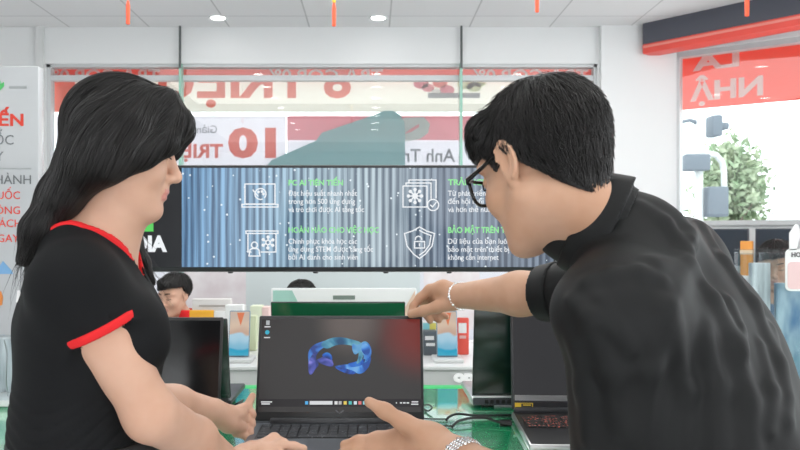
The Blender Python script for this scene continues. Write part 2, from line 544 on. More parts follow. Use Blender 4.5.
mirror_coat(M_table, 0.74, 0.10)
M_text_w = mat('white_print', (0.85, 0.85, 0.85), 0.5)

def glass_mat(name, tint, fres=1.45, rough=0.0, boost=0.0):
    m = bpy.data.materials.new(name); m.use_nodes = True; nt = m.node_tree
    for n in list(nt.nodes): nt.nodes.remove(n)
    out = nt.nodes.new('ShaderNodeOutputMaterial'); mix = nt.nodes.new('ShaderNodeMixShader')
    tr = nt.nodes.new('ShaderNodeBsdfTransparent'); gl = nt.nodes.new('ShaderNodeBsdfGlossy'); fr = nt.nodes.new('ShaderNodeFresnel')
    tr.inputs['Color'].default_value = (*tint, 1); gl.inputs['Roughness'].default_value = rough; fr.inputs['IOR'].default_value = fres
    geo = nt.nodes.new('ShaderNodeNewGeometry'); iv = nt.nodes.new('ShaderNodeMath'); iv.operation = 'SUBTRACT'; iv.inputs[0].default_value = 1.0
    mu = nt.nodes.new('ShaderNodeMath'); mu.operation = 'MULTIPLY'
    nt.links.new(geo.outputs['Backfacing'], iv.inputs[1]); nt.links.new(iv.outputs[0], mu.inputs[0]); nt.links.new(fr.outputs['Fac'], mu.inputs[1])
    nt.links.new(mu.outputs[0], mix.inputs['Fac']); nt.links.new(tr.outputs[0], mix.inputs[1]); nt.links.new(gl.outputs[0], mix.inputs[2])
    nt.links.new(mix.outputs[0], out.inputs['Surface'])
    return m
M_glass = glass_mat('window_glass', (0.93, 0.965, 0.96), 1.8)
M_acrylic = glass_mat('clear_acrylic', (0.90, 0.93, 0.94), 1.5)

def banner_mat(name, col):
    """thin printed banner cloth that daylight shines through"""
    m = bpy.data.materials.new(name); m.use_nodes = True; nt = m.node_tree
    for n in list(nt.nodes): nt.nodes.remove(n)
    out = nt.nodes.new('ShaderNodeOutputMaterial'); mix = nt.nodes.new('ShaderNodeMixShader'); mix.inputs['Fac'].default_value = 0.5
    d = nt.nodes.new('ShaderNodeBsdfDiffuse'); t = nt.nodes.new('ShaderNodeBsdfTranslucent')
    d.inputs['Color'].default_value = (*col, 1); t.inputs['Color'].default_value = (*col, 1)
    nt.links.new(d.outputs[0], mix.inputs[1]); nt.links.new(t.outputs[0], mix.inputs[2]); nt.links.new(mix.outputs[0], out.inputs['Surface'])
    return m

# ------------------------------------------------------------------ room shell
YB = 6.0; ZC = 2.89
struct(box('floor', (-3.4, -3.0, -0.06), (5.4, 7.2, 0.0), M_floor))
struct(box('ceiling', (-3.4, -3.0, ZC), (5.4, 6.4, ZC + 0.08), M_ceil))
w = MB(); w.box((-3.4, -3.12, 0), (-1.9, -3.0, ZC)); w.box((1.9, -3.12, 0), (5.4, -3.0, ZC)); w.box((-1.9, -3.12, 2.35), (1.9, -3.0, ZC))
struct(w.build('wall_front_added', M_wall))  # unseen wall with an opening, added to cut flat light from behind the camera
struct(box('wall_left', (-3.3, -3.0, 0), (-3.2, 6.16, ZC), M_wall))
WX0, WX1, WZ0, WZ1 = -2.45, 1.69, 0.42, 2.615
w = MB()
w.box((-3.2, YB, 0), (WX0, YB + 0.16, ZC)); w.box((WX0, YB, WZ1), (WX1, YB + 0.16, ZC)); w.box((WX0, YB, 0), (WX1, YB + 0.16, WZ0))
w.box((WX1, YB, 0), (2.30, YB + 0.16, ZC))
struct(w.build('wall_back', M_wall))
struct(box('wall_pillar', (1.705, YB - 0.05, 0), (2.235, YB, ZC), M_wall))
struct(box('trim_1', (WX0 - 0.06, YB - 0.03, 0.0), (WX0 - 0.005, YB, ZC), M_offwhite))
# window_1: frame, transom, sill; panes
f = MB()
f.box((WX0, YB + 0.02, WZ1 - 0.022), (WX1, YB + 0.10, WZ1)); f.box((WX0, YB + 0.02, WZ0), (WX1, YB + 0.10, WZ0 + 0.04))
f.box((WX0, YB + 0.02, WZ0), (WX0 + 0.03, YB + 0.10, WZ1)); f.box((WX1 - 0.02, YB + 0.02, WZ0), (WX1, YB + 0.10, WZ1))
w1 = root('window_1', 'wide shop window with glass panes in the back wall', 'window', (-0.38, YB + 0.06, WZ0)); struct(w1); del w1['category']
f.build('window_frame', M_frame, w1)
MB().box((WX0, YB + 0.03, 2.495), (WX1, YB + 0.09, 2.535)).build('transom', M_frame, w1)
xs = [WX0 + 0.03, at(181, 100, YB).x, at(461, 100, YB).x, WX1 - 0.02]
M_glassedge = mat('green_glass_edge', (0.30, 0.58, 0.47), 0.2)
for a, b in zip(xs[:-1], xs[1:]):
    MB().box((a + 0.006, YB + 0.055, WZ0 + 0.04), (b - 0.006, YB + 0.062, WZ1 - 0.02)).build('pane', M_glass, w1)
for x in xs[1:3]:
    MB().box((x - 0.010, YB - 0.03, WZ0), (x + 0.008, YB + 0.055, WZ1)).build('glass_fin', M_glassedge, w1)
for x, nme in ((xs[1], 'trim_2'), (xs[2], 'trim_3')):
    struct(MB().tube([(x, YB - 0.03, WZ1 - 0.04), (x, YB - 0.03, ZC)], 0.009).build(nme, mat('dark_steel_rod', (0.10, 0.11, 0.11), 0.4)))

# diagonal wall on the right with window_2
D0 = Vector((2.25, 6.0, 0)); Dd = Vector((0.81, -0.59, 0)).normalized(); Dn = Vector((Dd.y, -Dd.x, 0))   # Dn: into the room
def dia(origin=D0, d=Dd):
    n = Vector((d.y, -d.x, 0))
    M = Matrix.Identity(4)
    for r_ in range(3):
        M[r_][0] = d[r_]; M[r_][1] = -n[r_]; M[r_][2] = (0, 0, 1)[r_]; M[r_][3] = origin[r_]
    return M                      # local x along the wall, local -y into the room
MD = dia()
wl = 3.6; SZ = 1.40
w = MB(); w.box((-0.02, 0, 0), (wl, 0.14, SZ), M=MD); w.box((-0.02, 0, 2.70), (wl, 0.14, ZC), M=MD)
struct(w.build('wall_right', M_wall))
w2 = root('window_2', 'tall daylight window above the wall shelf beside the white pillar', 'window', D0 + Vector((1, -0.7, SZ))); struct(w2); del w2['category']
f = MB(); f.box((0, -0.03, SZ), (wl, 0.12, SZ + 0.035), M=MD); f.box((0, 0.02, SZ), (0.05, 0.10, 2.7), M=MD); f.box((0, 0.02, 2.66), (wl, 0.10, 2.7), M=MD)
f.build('window_frame', M_frame, w2)
MB().box((0.05, 0.055, SZ + 0.03), (wl, 0.062, 2.67), M=MD).build('pane', M_glass, w2)
# header band
H0 = Vector((2.035, 5.935, 0)); Hd = Vector((0.66, -0.75, 0)).normalized(); MH = dia(H0, Hd)
hb = root('header_band', 'charcoal header band with a glowing red strip above the daylight window', 'header band', (2.9, 4.95, 2.66))
MB().box((0, -0.05, 2.735), (3.0, 0.10, ZC), M=MH).build('panel', mat('charcoal_gloss', (0.085, 0.09, 0.115), 0.25), hb)
MB().box((0, -0.055, 2.665), (3.0, 0.09, 2.735), 0.006, M=MH).build('red_strip', M_red, hb)
MB().box((0, -0.058, 2.705), (3.0, -0.0545, 2.722), M=MH).build('light_line', mat('pale_red_line', (0.95, 0.30, 0.25), 0.4), hb)

# ------------------------------------------------------------------ outside
struct(box('ground_outside', (-14, 6.2, -0.35), (24, 40, -0.25), mat('pale_asphalt', (0.5, 0.5, 0.5), 0.9)))
M_leaf = mat('pale_green_leaf', (0.20, 0.30, 0.14), 0.6); noise_tint(M_leaf, (0.20, 0.30, 0.17), (0.50, 0.56, 0.40), 3.0)
M_bark = mat('grey_bark', (0.25, 0.21, 0.17), 0.9)
def tree(name, label, x, y, h, rx, rz, n, seed):
    r = np.random.default_rng(seed)
    t = root(name, label, 'tree', (x, y, -0.25), 'street trees outside')
    b = MB(); b.tube([(x, y, -0.25), (x + 0.05, y, h * 0.4), (x - 0.05, y + 0.1, h * 0.8)], [0.16, 0.12, 0.05])
    for k in range(7):
        a = r.uniform(0, 6.28); z = h * r.uniform(0.4, 0.7)
        b.tube([(x, y, z), (x + math.cos(a) * rx * 0.5, y + math.sin(a) * rx * 0.5, z + rz * 0.4), (x + math.cos(a) * rx * 0.8, y + math.sin(a) * rx * 0.8, z + rz * 0.6)], [0.05, 0.03, 0.01], 6)
    b.build('trunk', M_bark, t)
    cl = r.normal(size=(26, 3)); cl = cl / np.linalg.norm(cl, axis=1, keepdims=True) * r.uniform(0.3, 0.95, (26, 1)) * np.array([rx, rx, rz]) + np.array([x, y, h])
    c = cl[r.integers(0, 26, n)] + r.normal(size=(n, 3)) * 0.28 * np.array([rx, rx, rz]) * 0.8
    s = r.uniform(0.05, 0.11, n)
    u = r.normal(size=(n, 3)); u /= np.linalg.norm(u, axis=1, keepdims=True); v = np.cross(u, r.normal(size=(n, 3))); v /= np.linalg.norm(v, axis=1, keepdims=True)
    V = np.stack([c - u * s[:, None] * 1.4, c + v * s[:, None] * 0.6, c + u * s[:, None] * 1.4, c - v * s[:, None] * 0.6], 1).reshape(-1, 3)
    link_mesh('foliage', np_mesh('foliage', V, np.arange(n * 4).reshape(-1, 4)), M_leaf, t)
tree('street_tree', 'round green street tree beyond the daylight window, behind the traffic signal', 8.1, 18.0, 2.3, 0.75, 1.15, 3000, 3)
tree('street_tree', 'low sparse shrub-like tree seen past the window, further along the street', 11.8, 21.0, 0.75, 1.9, 0.35, 1500, 5)
M_signal = mat('haze_lightened_blue_grey_metal', (0.15, 0.18, 0.22), 0.6)  # grey lightened to stand in for haze and glare through the window
M_polew = mat('pale_galvanised_pole', (0.70, 0.72, 0.73), 0.5)
ts = root('traffic_signal', 'grey street traffic signal on a bent pole outside the daylight window', 'traffic light', (5.05, 12.0, -0.25))
def sig(px0, py0, px1, py1, Y, d=0.25, bev=0.03):
    a = at(px0, py1, Y); b = at(px1, py0, Y); return MB().box((a.x, Y - d / 2, a.z), (b.x, Y + d / 2, b.z), bev)
b = MB(); b.tube([Vector((at(699, 290, 12.0).x, 12.0, -0.25)), at(699, 200, 12.0), at(698, 118, 12.0)], 0.06); b.build('pole', M_polew, ts)
b = MB(); b.tube([at(686, 154, 11.9), at(706, 153, 11.95), at(716, 155, 12.0), at(722, 162, 12.0), at(724, 172, 12.0), at(724, 190, 12.0)], 0.045); b.build('bent_arm', M_polew, ts)
sig(682, 155, 707, 171, 11.9, 0.3).build('signal_head', M_signal, ts)
sig(709, 116, 719, 137, 12.0, 0.3).build('signal_head', M_signal, ts)
sig(717, 123, 727, 130, 12.0, 0.2).build('visor', M_signal, ts)
sig(705, 187, 725, 217, 12.0, 0.3).build('control_box', M_signal, ts)
b = MB(); b.tube([at(680, 122, 11.9), at(690, 120, 11.95), at(699, 124, 12.0)], 0.03); b.build('bracket', M_signal, ts)

# banners hung outside the back window
M_cream = banner_mat('cream_banner', (0.90, 0.86, 0.81)); M_salmon = banner_mat('salmon_print', (0.96, 0.38, 0.31)); M_coral = banner_mat('coral_print', (0.96, 0.42, 0.38))
M_pinkb = banner_mat('pink_print', (0.95, 0.50, 0.55)); M_lil = banner_mat('lilac_white_banner', (0.90, 0.86, 0.90)); M_greyp = banner_mat('grey_print', (0.50, 0.49, 0.52))
M_redb = banner_mat('red_banner', (0.96, 0.24, 0.19)); M_teal = banner_mat('pale_teal_board', (0.46, 0.62, 0.64))
M_whiteb = banner_mat('white_banner_print', (0.95, 0.93, 0.92))
M_yg = banner_mat('pale_lime_print', (0.78, 0.82, 0.62)); M_roseb = banner_mat('rose_print', (0.88, 0.40, 0.48))
def pxbox(b, x0, y0, x1, y1, Y, d=0.004, bev=0.0):
    a = at(x0, y1, Y); c = at(x1, y0, Y); return b.box((a.x, Y - d, a.z), (c.x, Y + d, c.z), bev)
def pxpoly(b, pts, Y, d=0.004):
    P = [at(x, y, Y) for x, y in pts]
    return b.prism([(p.x, p.z) for p in P], 0, 2 * d, M=Matrix.Translation((0, Y + d, 0)) @ Matrix(((1, 0, 0, 0), (0, 0, -1, 0), (0, 1, 0, 0), (0, 0, 0, 1))))
# red strip with white lettering
Yb = 6.17
rs = root('strip_banner', 'long red strip banner with white reversed lettering under the window head', 'banner', at(320, 80, Yb))
pxbox(MB(), 43, 63.5, 598, 80, Yb).build('cloth', M_redb, rs)
for x0, x1 in ((46, 160), (268, 383), (472, 588)):
    lettering('lettering', 'TRẢ GÓP 0%', M_whiteb, rs, (x0, 68.5, x1, 82), Yb - 0.008, mirror=True, bold=0.02)
# upper cream banner
Yb = 6.23
cb = root('cream_banner', 'cream banner with large salmon reversed letters and the figure eight across the window top', 'banner', at(320, 114, Yb))
pxbox(MB(), 54, 70, 594, 112, Yb).build('cloth', M_cream, cb)
pxbox(MB(), 54, 72, 75, 112, Yb - 0.006).build('print_block', M_salmon, cb)
lettering('lettering', '8 TRIỆU', M_salmon, cb, (158, 61, 351, 98), Yb - 0.008, mirror=True, bold=0.03)
for (cx, cy, r_, mm) in ((421, 84, 6, M_roseb), (428, 88, 5, M_pinkb), (440, 83, 6, M_coral), (447, 90, 6, M_roseb), (436, 92, 4, M_whiteb), (466, 84, 7, M_yg), (474, 87, 6, M_yg), (480, 83, 5, M_yg)):
    P = at(cx, cy, Yb - 0.007); q = r_ / 800 * Yb
    MB().prism([(q * math.cos(a) * 1.25, q * math.sin(a) * 0.8) for a in [6.283 * k / 14 for k in range(14)]], 0, 0.004, M=facing(P)).build('flower_print', mm, cb)
pxbox(MB(), 428, 93, 480, 98, Yb - 0.009).build('shelf_print', M_greyp, cb)
pxbox(MB(), 566, 76, 594, 90, Yb - 0.007).build('print_block', M_salmon, cb)
# lower posters
Yb = 6.26
lp = root('lilac_poster', 'lilac white poster with a big pink reversed ten on the window glass', 'poster', at(230, 330, Yb))
pxbox(MB(), 56, 116, 286, 437, Yb).build('sheet', M_lil, lp)
lettering('lettering', '10', M_coral, lp, (228, 126, 276, 158), Yb - 0.008, mirror=True, bold=0.05)
lettering('lettering', 'TRIỆU', M_coral, lp, (166, 143, 223, 158), Yb - 0.008, mirror=True, bold=0.03)
lettering('lettering', 'Giảm', M_greyp, lp, (194, 125, 217, 133), Yb - 0.008, mirror=True)
pp = root('pink_poster', 'pink and white poster with grey reversed writing and a white swoosh shape', 'poster', at(440, 330, Yb))
pxbox(MB(), 287, 116, 594, 437, Yb).build('sheet', M_lil, pp)
pxbox(MB(), 287, 116, 594, 140, Yb - 0.006).build('pink_band', M_pinkb, pp)
P = [(403, 118), (424, 117), (430, 124), (428, 133), (420, 139), (405, 142)]
pxpoly(MB(), P, Yb - 0.012, 0.002).build('swoosh_print', M_whiteb, pp)
pxpoly(MB(), [(404, 134), (412, 128), (419, 124), (419, 127), (411, 132)], Yb - 0.018, 0.002).build('stroke_print', M_pinkb, pp)
lettering('lettering', 'Anh Tra', M_greyp, pp, (396, 148, 455, 162), Yb - 0.008, mirror=True, bold=0.01)
# teal cut-out board
Yb = 6.20
tb = MB(); pts = [(262, 438), (262, 172), (272, 160), (316, 141), (322, 133), (372, 116), (384, 111), (393, 111), (400, 115), (404, 122), (405, 135), (405, 438)]
tag(pxpoly(tb, pts, Yb, 0.015).build('cutout_board', M_teal), 'pale teal cut-out board with a rounded shoulder standing against the window outside', 'display board')
# red banner outside the diagonal window
MR = dia(D0 + Vector((0, 0, 0)), Dd)
rb = root('red_banner', 'red banner with white reversed letters hung outside the daylight window', 'banner', D0 + Vector((0.8, -0.2, 2.2)))
b = MB(); b.box((-0.1, 0.20, 2.29), (2.4, 0.206, 2.80), M=MR); b.build('cloth', M_redb, rb)
def on_dia(name, body, xr, z, h, m, parent, wd):
    me = Matrix.Translation((0, 0, 0))
    lettering(name, body, m, parent, M=MR @ Matrix.Translation((xr - wd, 0.19, z)), w=wd, h=h, mirror=True, bold=0.04)
on_dia('lettering', 'LÀ', 0.43, 2.575, 0.125, M_whiteb, rb, 0.33)
on_dia('lettering', 'NHẬ', 0.59, 2.345, 0.155, M_whiteb, rb, 0.51)

# ------------------------------------------------------------------ ceiling downlights
M_lamp = emat('downlight_lens', (1.0, 0.98, 0.95), 26.0)
def downlight():
    t = root('ceiling_downlight', 'small round recessed downlight glowing in the white ceiling', 'ceiling light', (0, 0, ZC), 'recessed ceiling downlights')
    b = MB(); b.lathe([(0.050, -0.004), (0.066, -0.010), (0.072, -0.002), (0.072, 0.0), (0.050, 0.0)], (0, 0, ZC), 28); b.build('trim_ring', M_white, t)
    MB().lathe([(0.0, -0.004), (0.05, -0.004), (0.05, 0.0), (0, 0)], (0, 0, ZC), 24).build('lens', M_lamp, t)
    return t
def copy_tree(o, loc=None, parent=None, label=None):
    c = o.copy(); COL.objects.link(c)
    if loc is not None: c.location = loc
    if label: c['label'] = label
    if parent is not None: c.parent = parent
    ORG[c.name] = Vector(c.location) if parent is None else ORG[parent.name]
    for ch in list(o.children): copy_tree(ch, None, c)
    return c
first = None
for X in (-1.105, 0.045, 1.40):
    for k in range(1 if X > 1 else 0, 9):
        loc = (X, 5.74 - 0.68 * k, ZC)
        if first is None: first = downlight(); first.location = loc; ORG[first.name] = Vector(loc)
        else: copy_tree(first, loc)
# hanging red ornaments
def ornament(px, pyb, Y, yellow, label):
    p = at(px, pyb, Y); o = root('hanging_ornament', label, 'ornament', (p.x, Y, ZC), None)
    MB().tube([(p.x, Y, ZC), (p.x, Y, p.z + 0.12)], 0.0015, 6).build('string', M_red, o)
    MB().lathe([(0.0, 0.0), (0.010, 0.005), (0.011, 0.10), (0.006, 0.125), (0.0, 0.13)], (p.x, Y, p.z), 12).build('tassel', M_redor, o)
    if yellow: MB().lathe([(0.0, 0.125), (0.010, 0.13), (0.009, 0.20), (0.0, 0.21)], (p.x, Y, p.z), 12).build('bead', M_yel, o)
M_redor = mat('red_orange_silk', (0.90, 0.09, 0.03), 0.5); M_yel = mat('yellow_silk', (0.85, 0.55, 0.06), 0.5)
ornament(128, 25, 4.2, False, 'red hanging tassel under the ceiling above the long-haired woman')
ornament(334, 27, 4.2, True, 'red hanging tassel with a yellow bead, above the middle of the window')
ornament(537, 13, 4.2, False, "short red hanging tassel under the ceiling above the man's head")
ornament(747, 17, 3.9, False, 'red hanging tassel in front of the charcoal header band')

# ------------------------------------------------------------------ sign board on the left
Yb = 3.0
sb = root('sign_board', 'tall white standing sign board with red and grey lettering beside the woman', 'sign', (-1.65, Yb, 0))
a = at(38.5, 66, Yb)
MB().box((a.x - 0.8, Yb, 0.04), (a.x, Yb + 0.05, a.z), 0.006).build('panel', mat('pale_grey_board', (0.50, 0.515, 0.535), 0.25, coat=0.5), sb)
MB().box((a.x - 0.85, Yb - 0.12, 0.0), (a.x + 0.05, Yb + 0.17, 0.05), 0.01).build('foot', M_dkgrey, sb)
M_sgred = mat('sign_red_print', (0.80, 0.06, 0.035), 0.5); M_sgg = mat('sign_grey_print', (0.16, 0.17, 0.18), 0.5); M_sgm = mat('sign_mid_grey_print', (0.40, 0.42, 0.43), 0.5)
def sgn(body, xr, y0, y1, m, bold, w_=None):
    me = lettering('lettering', body, m, sb, M=Matrix.Translation(at(xr, y1, Yb - 0.001)), h=(y1 - y0) / 800 * Yb, w=w_ / 800 * Yb if w_ else None, anchor='r', bold=bold)
sgn('ĐẾN', 23.5, 113, 126, M_sgred, 0.03, 40); sgn('QUỐC', 13.5, 134.5, 144.5, M_sgg, 0.0); sgn('MÁY', 3.5, 151, 161, M_sgg, 0.0)
sgn('BẢO HÀNH', 31, 174.5, 184, M_sgg, 0.0); sgn('TOÀN QUỐC', 20, 191, 199, M_sgred, 0.0); sgn('KHÔNG', 20, 206, 214, M_sgred, 0.0); sgn('SÁCH', 21, 219, 227, M_sgred, 0.0); sgn('ĐỔI NGAY', 19, 234, 242, M_sgred, 0.0)
pxpoly(MB(), [(-30, 168), (31, 168), (31, 169), (-30, 169)], Yb - 0.002, 0.001).build('rule', M_sgm, sb)
M_lg = mat('logo_green_print', (0.10, 0.55, 0.16), 0.5)
lm = MB(); pxpoly(lm, [(-6, 81), (0.5, 81), (0.5, 90), (-6, 90)], Yb - 0.002, 0.001); pxpoly(lm, [(0.5, 90), (4, 86), (4, 82), (0.5, 84)], Yb - 0.002, 0.001); lm.build('leaf_logo', M_lg, sb)
pxpoly(MB(), [(9, 86), (27, 86), (27, 88.5), (9, 88.5)], Yb - 0.002, 0.001).build('small_print', M_sgm, sb)
pxpoly(MB(), [(-4, 272), (3, 261), (12, 271), (13, 274), (-4, 274)], Yb - 0.002, 0.001).build('phone_print', mat('blue_print', (0.20, 0.42, 0.70), 0.5), sb)
pxpoly(MB(), [(-4, 293), (1, 291), (3, 297), (2, 305), (-4, 307)], Yb - 0.002, 0.001).build('round_print', mat('orange_print', (0.75, 0.25, 0.05), 0.5), sb)

# ------------------------------------------------------------------ green demo table
TZ = 0.915; TY0, TY1 = 1.42, 2.165
tb = root('demo_table', 'glossy green demo table carrying the open laptops', 'table', (0.2, 1.8, 0))
MB().box((-1.3, TY0, TZ - 0.035), (1.6, TY1, TZ), 0.004).build('tabletop', M_table, tb)
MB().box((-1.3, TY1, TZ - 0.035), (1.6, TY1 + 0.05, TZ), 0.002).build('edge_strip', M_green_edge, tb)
for x in (-1.22, 1.52):
    for y in (TY0 + 0.08, TY1 - 0.08):
        MB().box((x - 0.03, y - 0.03, 0), (x + 0.03, y + 0.03, TZ - 0.035), 0.004).build('leg', M_white, tb)
MB().box((-1.19, TY1 - 0.10, 0.25), (1.49, TY1 - 0.06, TZ - 0.035), 0.004).build('back_panel', M_white, tb)

# ------------------------------------------------------------------ phone counter behind it
CY0, CY1, CZ = 2.6, 3.2, 0.902
pc = root('phone_counter', 'white phone display counter with white round lettering on its front', 'counter', (0, 2.9, 0))
MB().box((-1.12, CY0 + 0.01, 0.0), (0.93, CY1, CZ - 0.012), 0.006).build('body', mat('pale_grey_front', (0.66, 0.665, 0.665), 0.4), pc)
MB().box((-1.14, CY0, CZ - 0.012), (0.95, CY1 + 0.01, CZ), 0.004).build('countertop', mat('white_countertop', (0.82, 0.825, 0.825), 0.25), pc)
lettering('lettering', 'oppo', mat('white_lit_letter', (0.95, 0.95, 0.95), 0.4, emit=(1, 1, 1), estr=0.25), pc, (453.5, 369.0, 494, 382.3), CY0 + 0.006, bold=0.05, thick=0.006)

# ------------------------------------------------------------------ long stretched display
DY = 2.95
dl, dr = 88, 556
A = at(dl, 272, DY); B = at(dr, 165, DY)
ds = root('stretched_display', 'long wide black-framed display with blue light curtain, icons and text on the phone counter', 'display', ((A.x + B.x) / 2, DY + 0.03, CZ))
MB().box((A.x, DY, A.z), (B.x, DY + 0.06, B.z), 0.006).build('housing', mat('black_housing', (0.015, 0.016, 0.018), 0.35), ds)
def curtain_mat():
    m = bpy.data.materials.new('blue_curtain_painted_reflection'); m.use_nodes = True; nt = m.node_tree; b = nt.nodes['Principled BSDF']
    N = nt.nodes.new; L = nt.links.new
    tc = N('ShaderNodeTexCoord'); sep = N('ShaderNodeSeparateXYZ'); L(tc.outputs['Object'], sep.inputs[0])
    mp = N('ShaderNodeMapping'); mp.inputs['Scale'].default_value = (1, 0, 0.02); L(tc.outputs['Object'], mp.inputs['Vector'])
    n1 = N('ShaderNodeTexNoise'); n1.inputs['Scale'].default_value = 62; n1.inputs['Detail'].default_value = 3; n1.inputs['Roughness'].default_value = 0.75; L(mp.outputs[0], n1.inputs['Vector'])
    base = N('ShaderNodeValToRGB'); e = base.color_ramp.elements
    e[0].position = 0.0; e[0].color = (0.10, 0.23, 0.42, 1); e[1].position = 1.0; e[1].color = (0.13, 0.17, 0.23, 1)
    for p, c in ((0.18, (0.17, 0.33, 0.52)), (0.40, (0.30, 0.43, 0.52)), (0.55, (0.33, 0.42, 0.48)), (0.72, (0.22, 0.28, 0.36)), (0.88, (0.15, 0.20, 0.27))):  # paler middle stops: a reflection on the display painted into its picture
        q = e.new(p); q.color = (*c, 1)
    mr = N('ShaderNodeMapRange'); mr.inputs[1].default_value = -0.64 ; mr.inputs[2].default_value = 0.86
    L(sep.outputs['X'], mr.inputs[0]); L(mr.outputs[0], base.inputs['Fac'])
    cr = N('ShaderNodeValToRGB'); cr.color_ramp.elements[0].position = 0.33; cr.color_ramp.elements[0].color = (0.30, 0.34, 0.40, 1); cr.color_ramp.elements[1].position = 0.70; cr.color_ramp.elements[1].color = (1.5, 1.45, 1.4, 1)
    wv = N('ShaderNodeTexWave'); wv.bands_direction = 'X'; wv.inputs['Scale'].default_value = 12.5; wv.inputs['Distortion'].default_value = 1.2; wv.inputs['Detail'].default_value = 1; L(mp.outputs[0], wv.inputs['Vector'])
    wm = N('ShaderNodeMath'); wm.operation = 'MULTIPLY_ADD'; wm.inputs[1].default_value = 0.26; L(wv.outputs['Fac'], wm.inputs[0])
    wn = N('ShaderNodeMath'); wn.operation = 'SUBTRACT'; wn.inputs[1].default_value = 0.13; L(n1.outputs['Fac'], wn.inputs[0]); L(wn.outputs[0], wm.inputs[2]); L(wm.outputs[0], cr.inputs['Fac'])
    mul = N('ShaderNodeMix'); mul.data_type = 'RGBA'; mul.blend_type = 'MULTIPLY'; mul.inputs[0].default_value = 1.0
    L(base.outputs['Color'], mul.inputs[6]); L(cr.outputs['Color'], mul.inputs[7])
    # falling light specks
    v = N('ShaderNodeTexVoronoi'); v.inputs['Scale'].default_value = 26; v.inputs['Randomness'].default_value = 1.0; L(tc.outputs['Object'], v.inputs['Vector'])
    lt = N('ShaderNodeMath'); lt.operation = 'LESS_THAN'; lt.inputs[1].default_value = 0.10; L(v.outputs['Distance'], lt.inputs[0])
    sc2 = N('ShaderNodeMath'); sc2.operation = 'MULTIPLY'; sc2.inputs[1].default_value = 0.85; L(lt.outputs[0], sc2.inputs[0])
    ad = N('ShaderNodeMix'); ad.data_type = 'RGBA'; L(sc2.outputs[0], ad.inputs[0]); L(mul.outputs[2], ad.inputs[6]); ad.inputs[7].default_value = (0.85, 0.95, 1, 1)
    b.inputs['Base Color'].default_value = (0, 0, 0, 1); b.inputs['Roughness'].default_value = 0.12; b.inputs['Specular IOR Level'].default_value = 0.45
    L(ad.outputs[2], b.inputs['Emission Color']); b.inputs['Emission Strength'].default_value = 1.0
    return m
a = at(182, 267, DY); b_ = at(dr - 2.5, 168, DY); a0 = at(dl + 2, 267, DY)
scr = MB().box((a.x, DY - 0.003, a.z), (b_.x, DY + 0.002, b_.z)).build('curtain_screen', curtain_mat(), ds, smooth=False)
dk = MB().box((a0.x, DY - 0.003, a.z), (a.x, DY + 0.002, b_.z)).build('logo_screen', emat('dark_screen', (0.010, 0.011, 0.014)), ds, smooth=False)
M_lw = emat('white_glow', (0.92, 0.95, 0.98), 0.95); M_lg2 = emat('green_glow', (0.30, 0.85, 0.33), 0.95); M_gsq = emat('green_square_glow', (0.12, 0.72, 0.13), 0.9)
YD = DY - 0.0035
lettering('lettering', 'NVIDIA', M_lw, dk, (101, 234.5, 167, 252), YD, bold=0.05)
MB().prism([(0, 0), (0.112, 0), (0.112, 0.086), (0, 0.086)], 0, 0.002, M=facing(at(123, 231.5, DY - 0.0035))).build('logo_square', M_gsq, dk)
lw = 1.1 / 800 * DY
def icon(name, cx, cy, lines, wpx=1.15):
    k = DY / 800.0
    ribbon_lines([[(x * k, y * k) for x, y in ln] for ln in lines], wpx * k, 0.0015).__class__
    b = ribbon_lines([[(x * k, y * k) for x, y in ln] for ln in lines], wpx * k, 0.0015)
    b.bm.transform(facing(at(cx, cy, YD))); b.build(name, M_lw, scr)
rect = lambda x0, z0, x1, z1: [(x0, z0), (x1, z0), (x1, z1), (x0, z1), (x0, z0)]
# laptop with palette
icon('laptop_icon', 260, 195, [rect(-15, -9, 15, 11), rect(-18, -12, 18, -9.3), circ(0.5, 1, 5.5, 18, -40, 290), circ(-1.5, 3, 0.8, 8), circ(2, 3.5, 0.8, 8), circ(3.5, 1, 0.8, 8), [(-7, 5), (-2, -1)], [(-7, 5), (-5.5, 3)]])
icon('classroom_icon', 262, 243, [rect(-16, 9.5, 16, 12), [(-14, 9.5), (-14, -9), (-11, -9)], [(-1, -9), (14, -9), (14, 9.5)], circ(-7.5, -2, 3, 14), [(-13, -13), (-12, -7), (-10, -5.5), (-5, -5.5), (-3, -7), (-2, -13), (-13, -13)],
     circ(6, 0.5, 2.2, 10)] + [[(6 + 2.2 * math.cos(q), 0.5 + 2.2 * math.sin(q)), (6 + 6 * math.cos(q), 0.5 + 6 * math.sin(q))] for q in [math.pi / 3 * i + 0.5 for i in range(6)]] + [circ(6 + 5.5 * math.cos(q), 0.5 + 5.5 * math.sin(q), 1.1, 6) for q in [math.pi / 3 * i + 0.5 for i in range(6)]])
icon('window_stack_icon', 419, 196, [rect(-16, -11, 8, 10), [(-13, 10), (-13, 13), (12, 13), (12, -3)], [(-10, 13), (-10, 16), (17, 16), (17, -2)], circ(14, -9, 5.6, 20), [(11.5, -9), (13.5, -11), (17, -6.5)],
     circ(-4, 0, 2.4, 10)] + [[(-4, 0), (-4 + 7 * math.cos(q), 7 * math.sin(q))] for q in [math.pi / 4 * i for i in range(8)]] + [circ(-4 + 6.5 * math.cos(q), 6.5 * math.sin(q), 1.2, 6) for q in [math.pi / 4 * i for i in range(8)]])
icon('shield_icon', 419.5, 243, [[(0, 16), (7, 12), (15, 9.5), (12.5, -3), (6, -11), (0, -15.5), (-6, -11), (-12.5, -3), (-15, 9.5), (-7, 12), (0, 16)], [(0, 12.5), (6, 9.5), (11.5, 7.5), (10, -2), (5, -8.5), (0, -12)], rect(-5, -5, 5, 1.5), circ(-1, 3.5, 3.2, 14, 0, 180), [(0, -0.5), (0, -3)]])
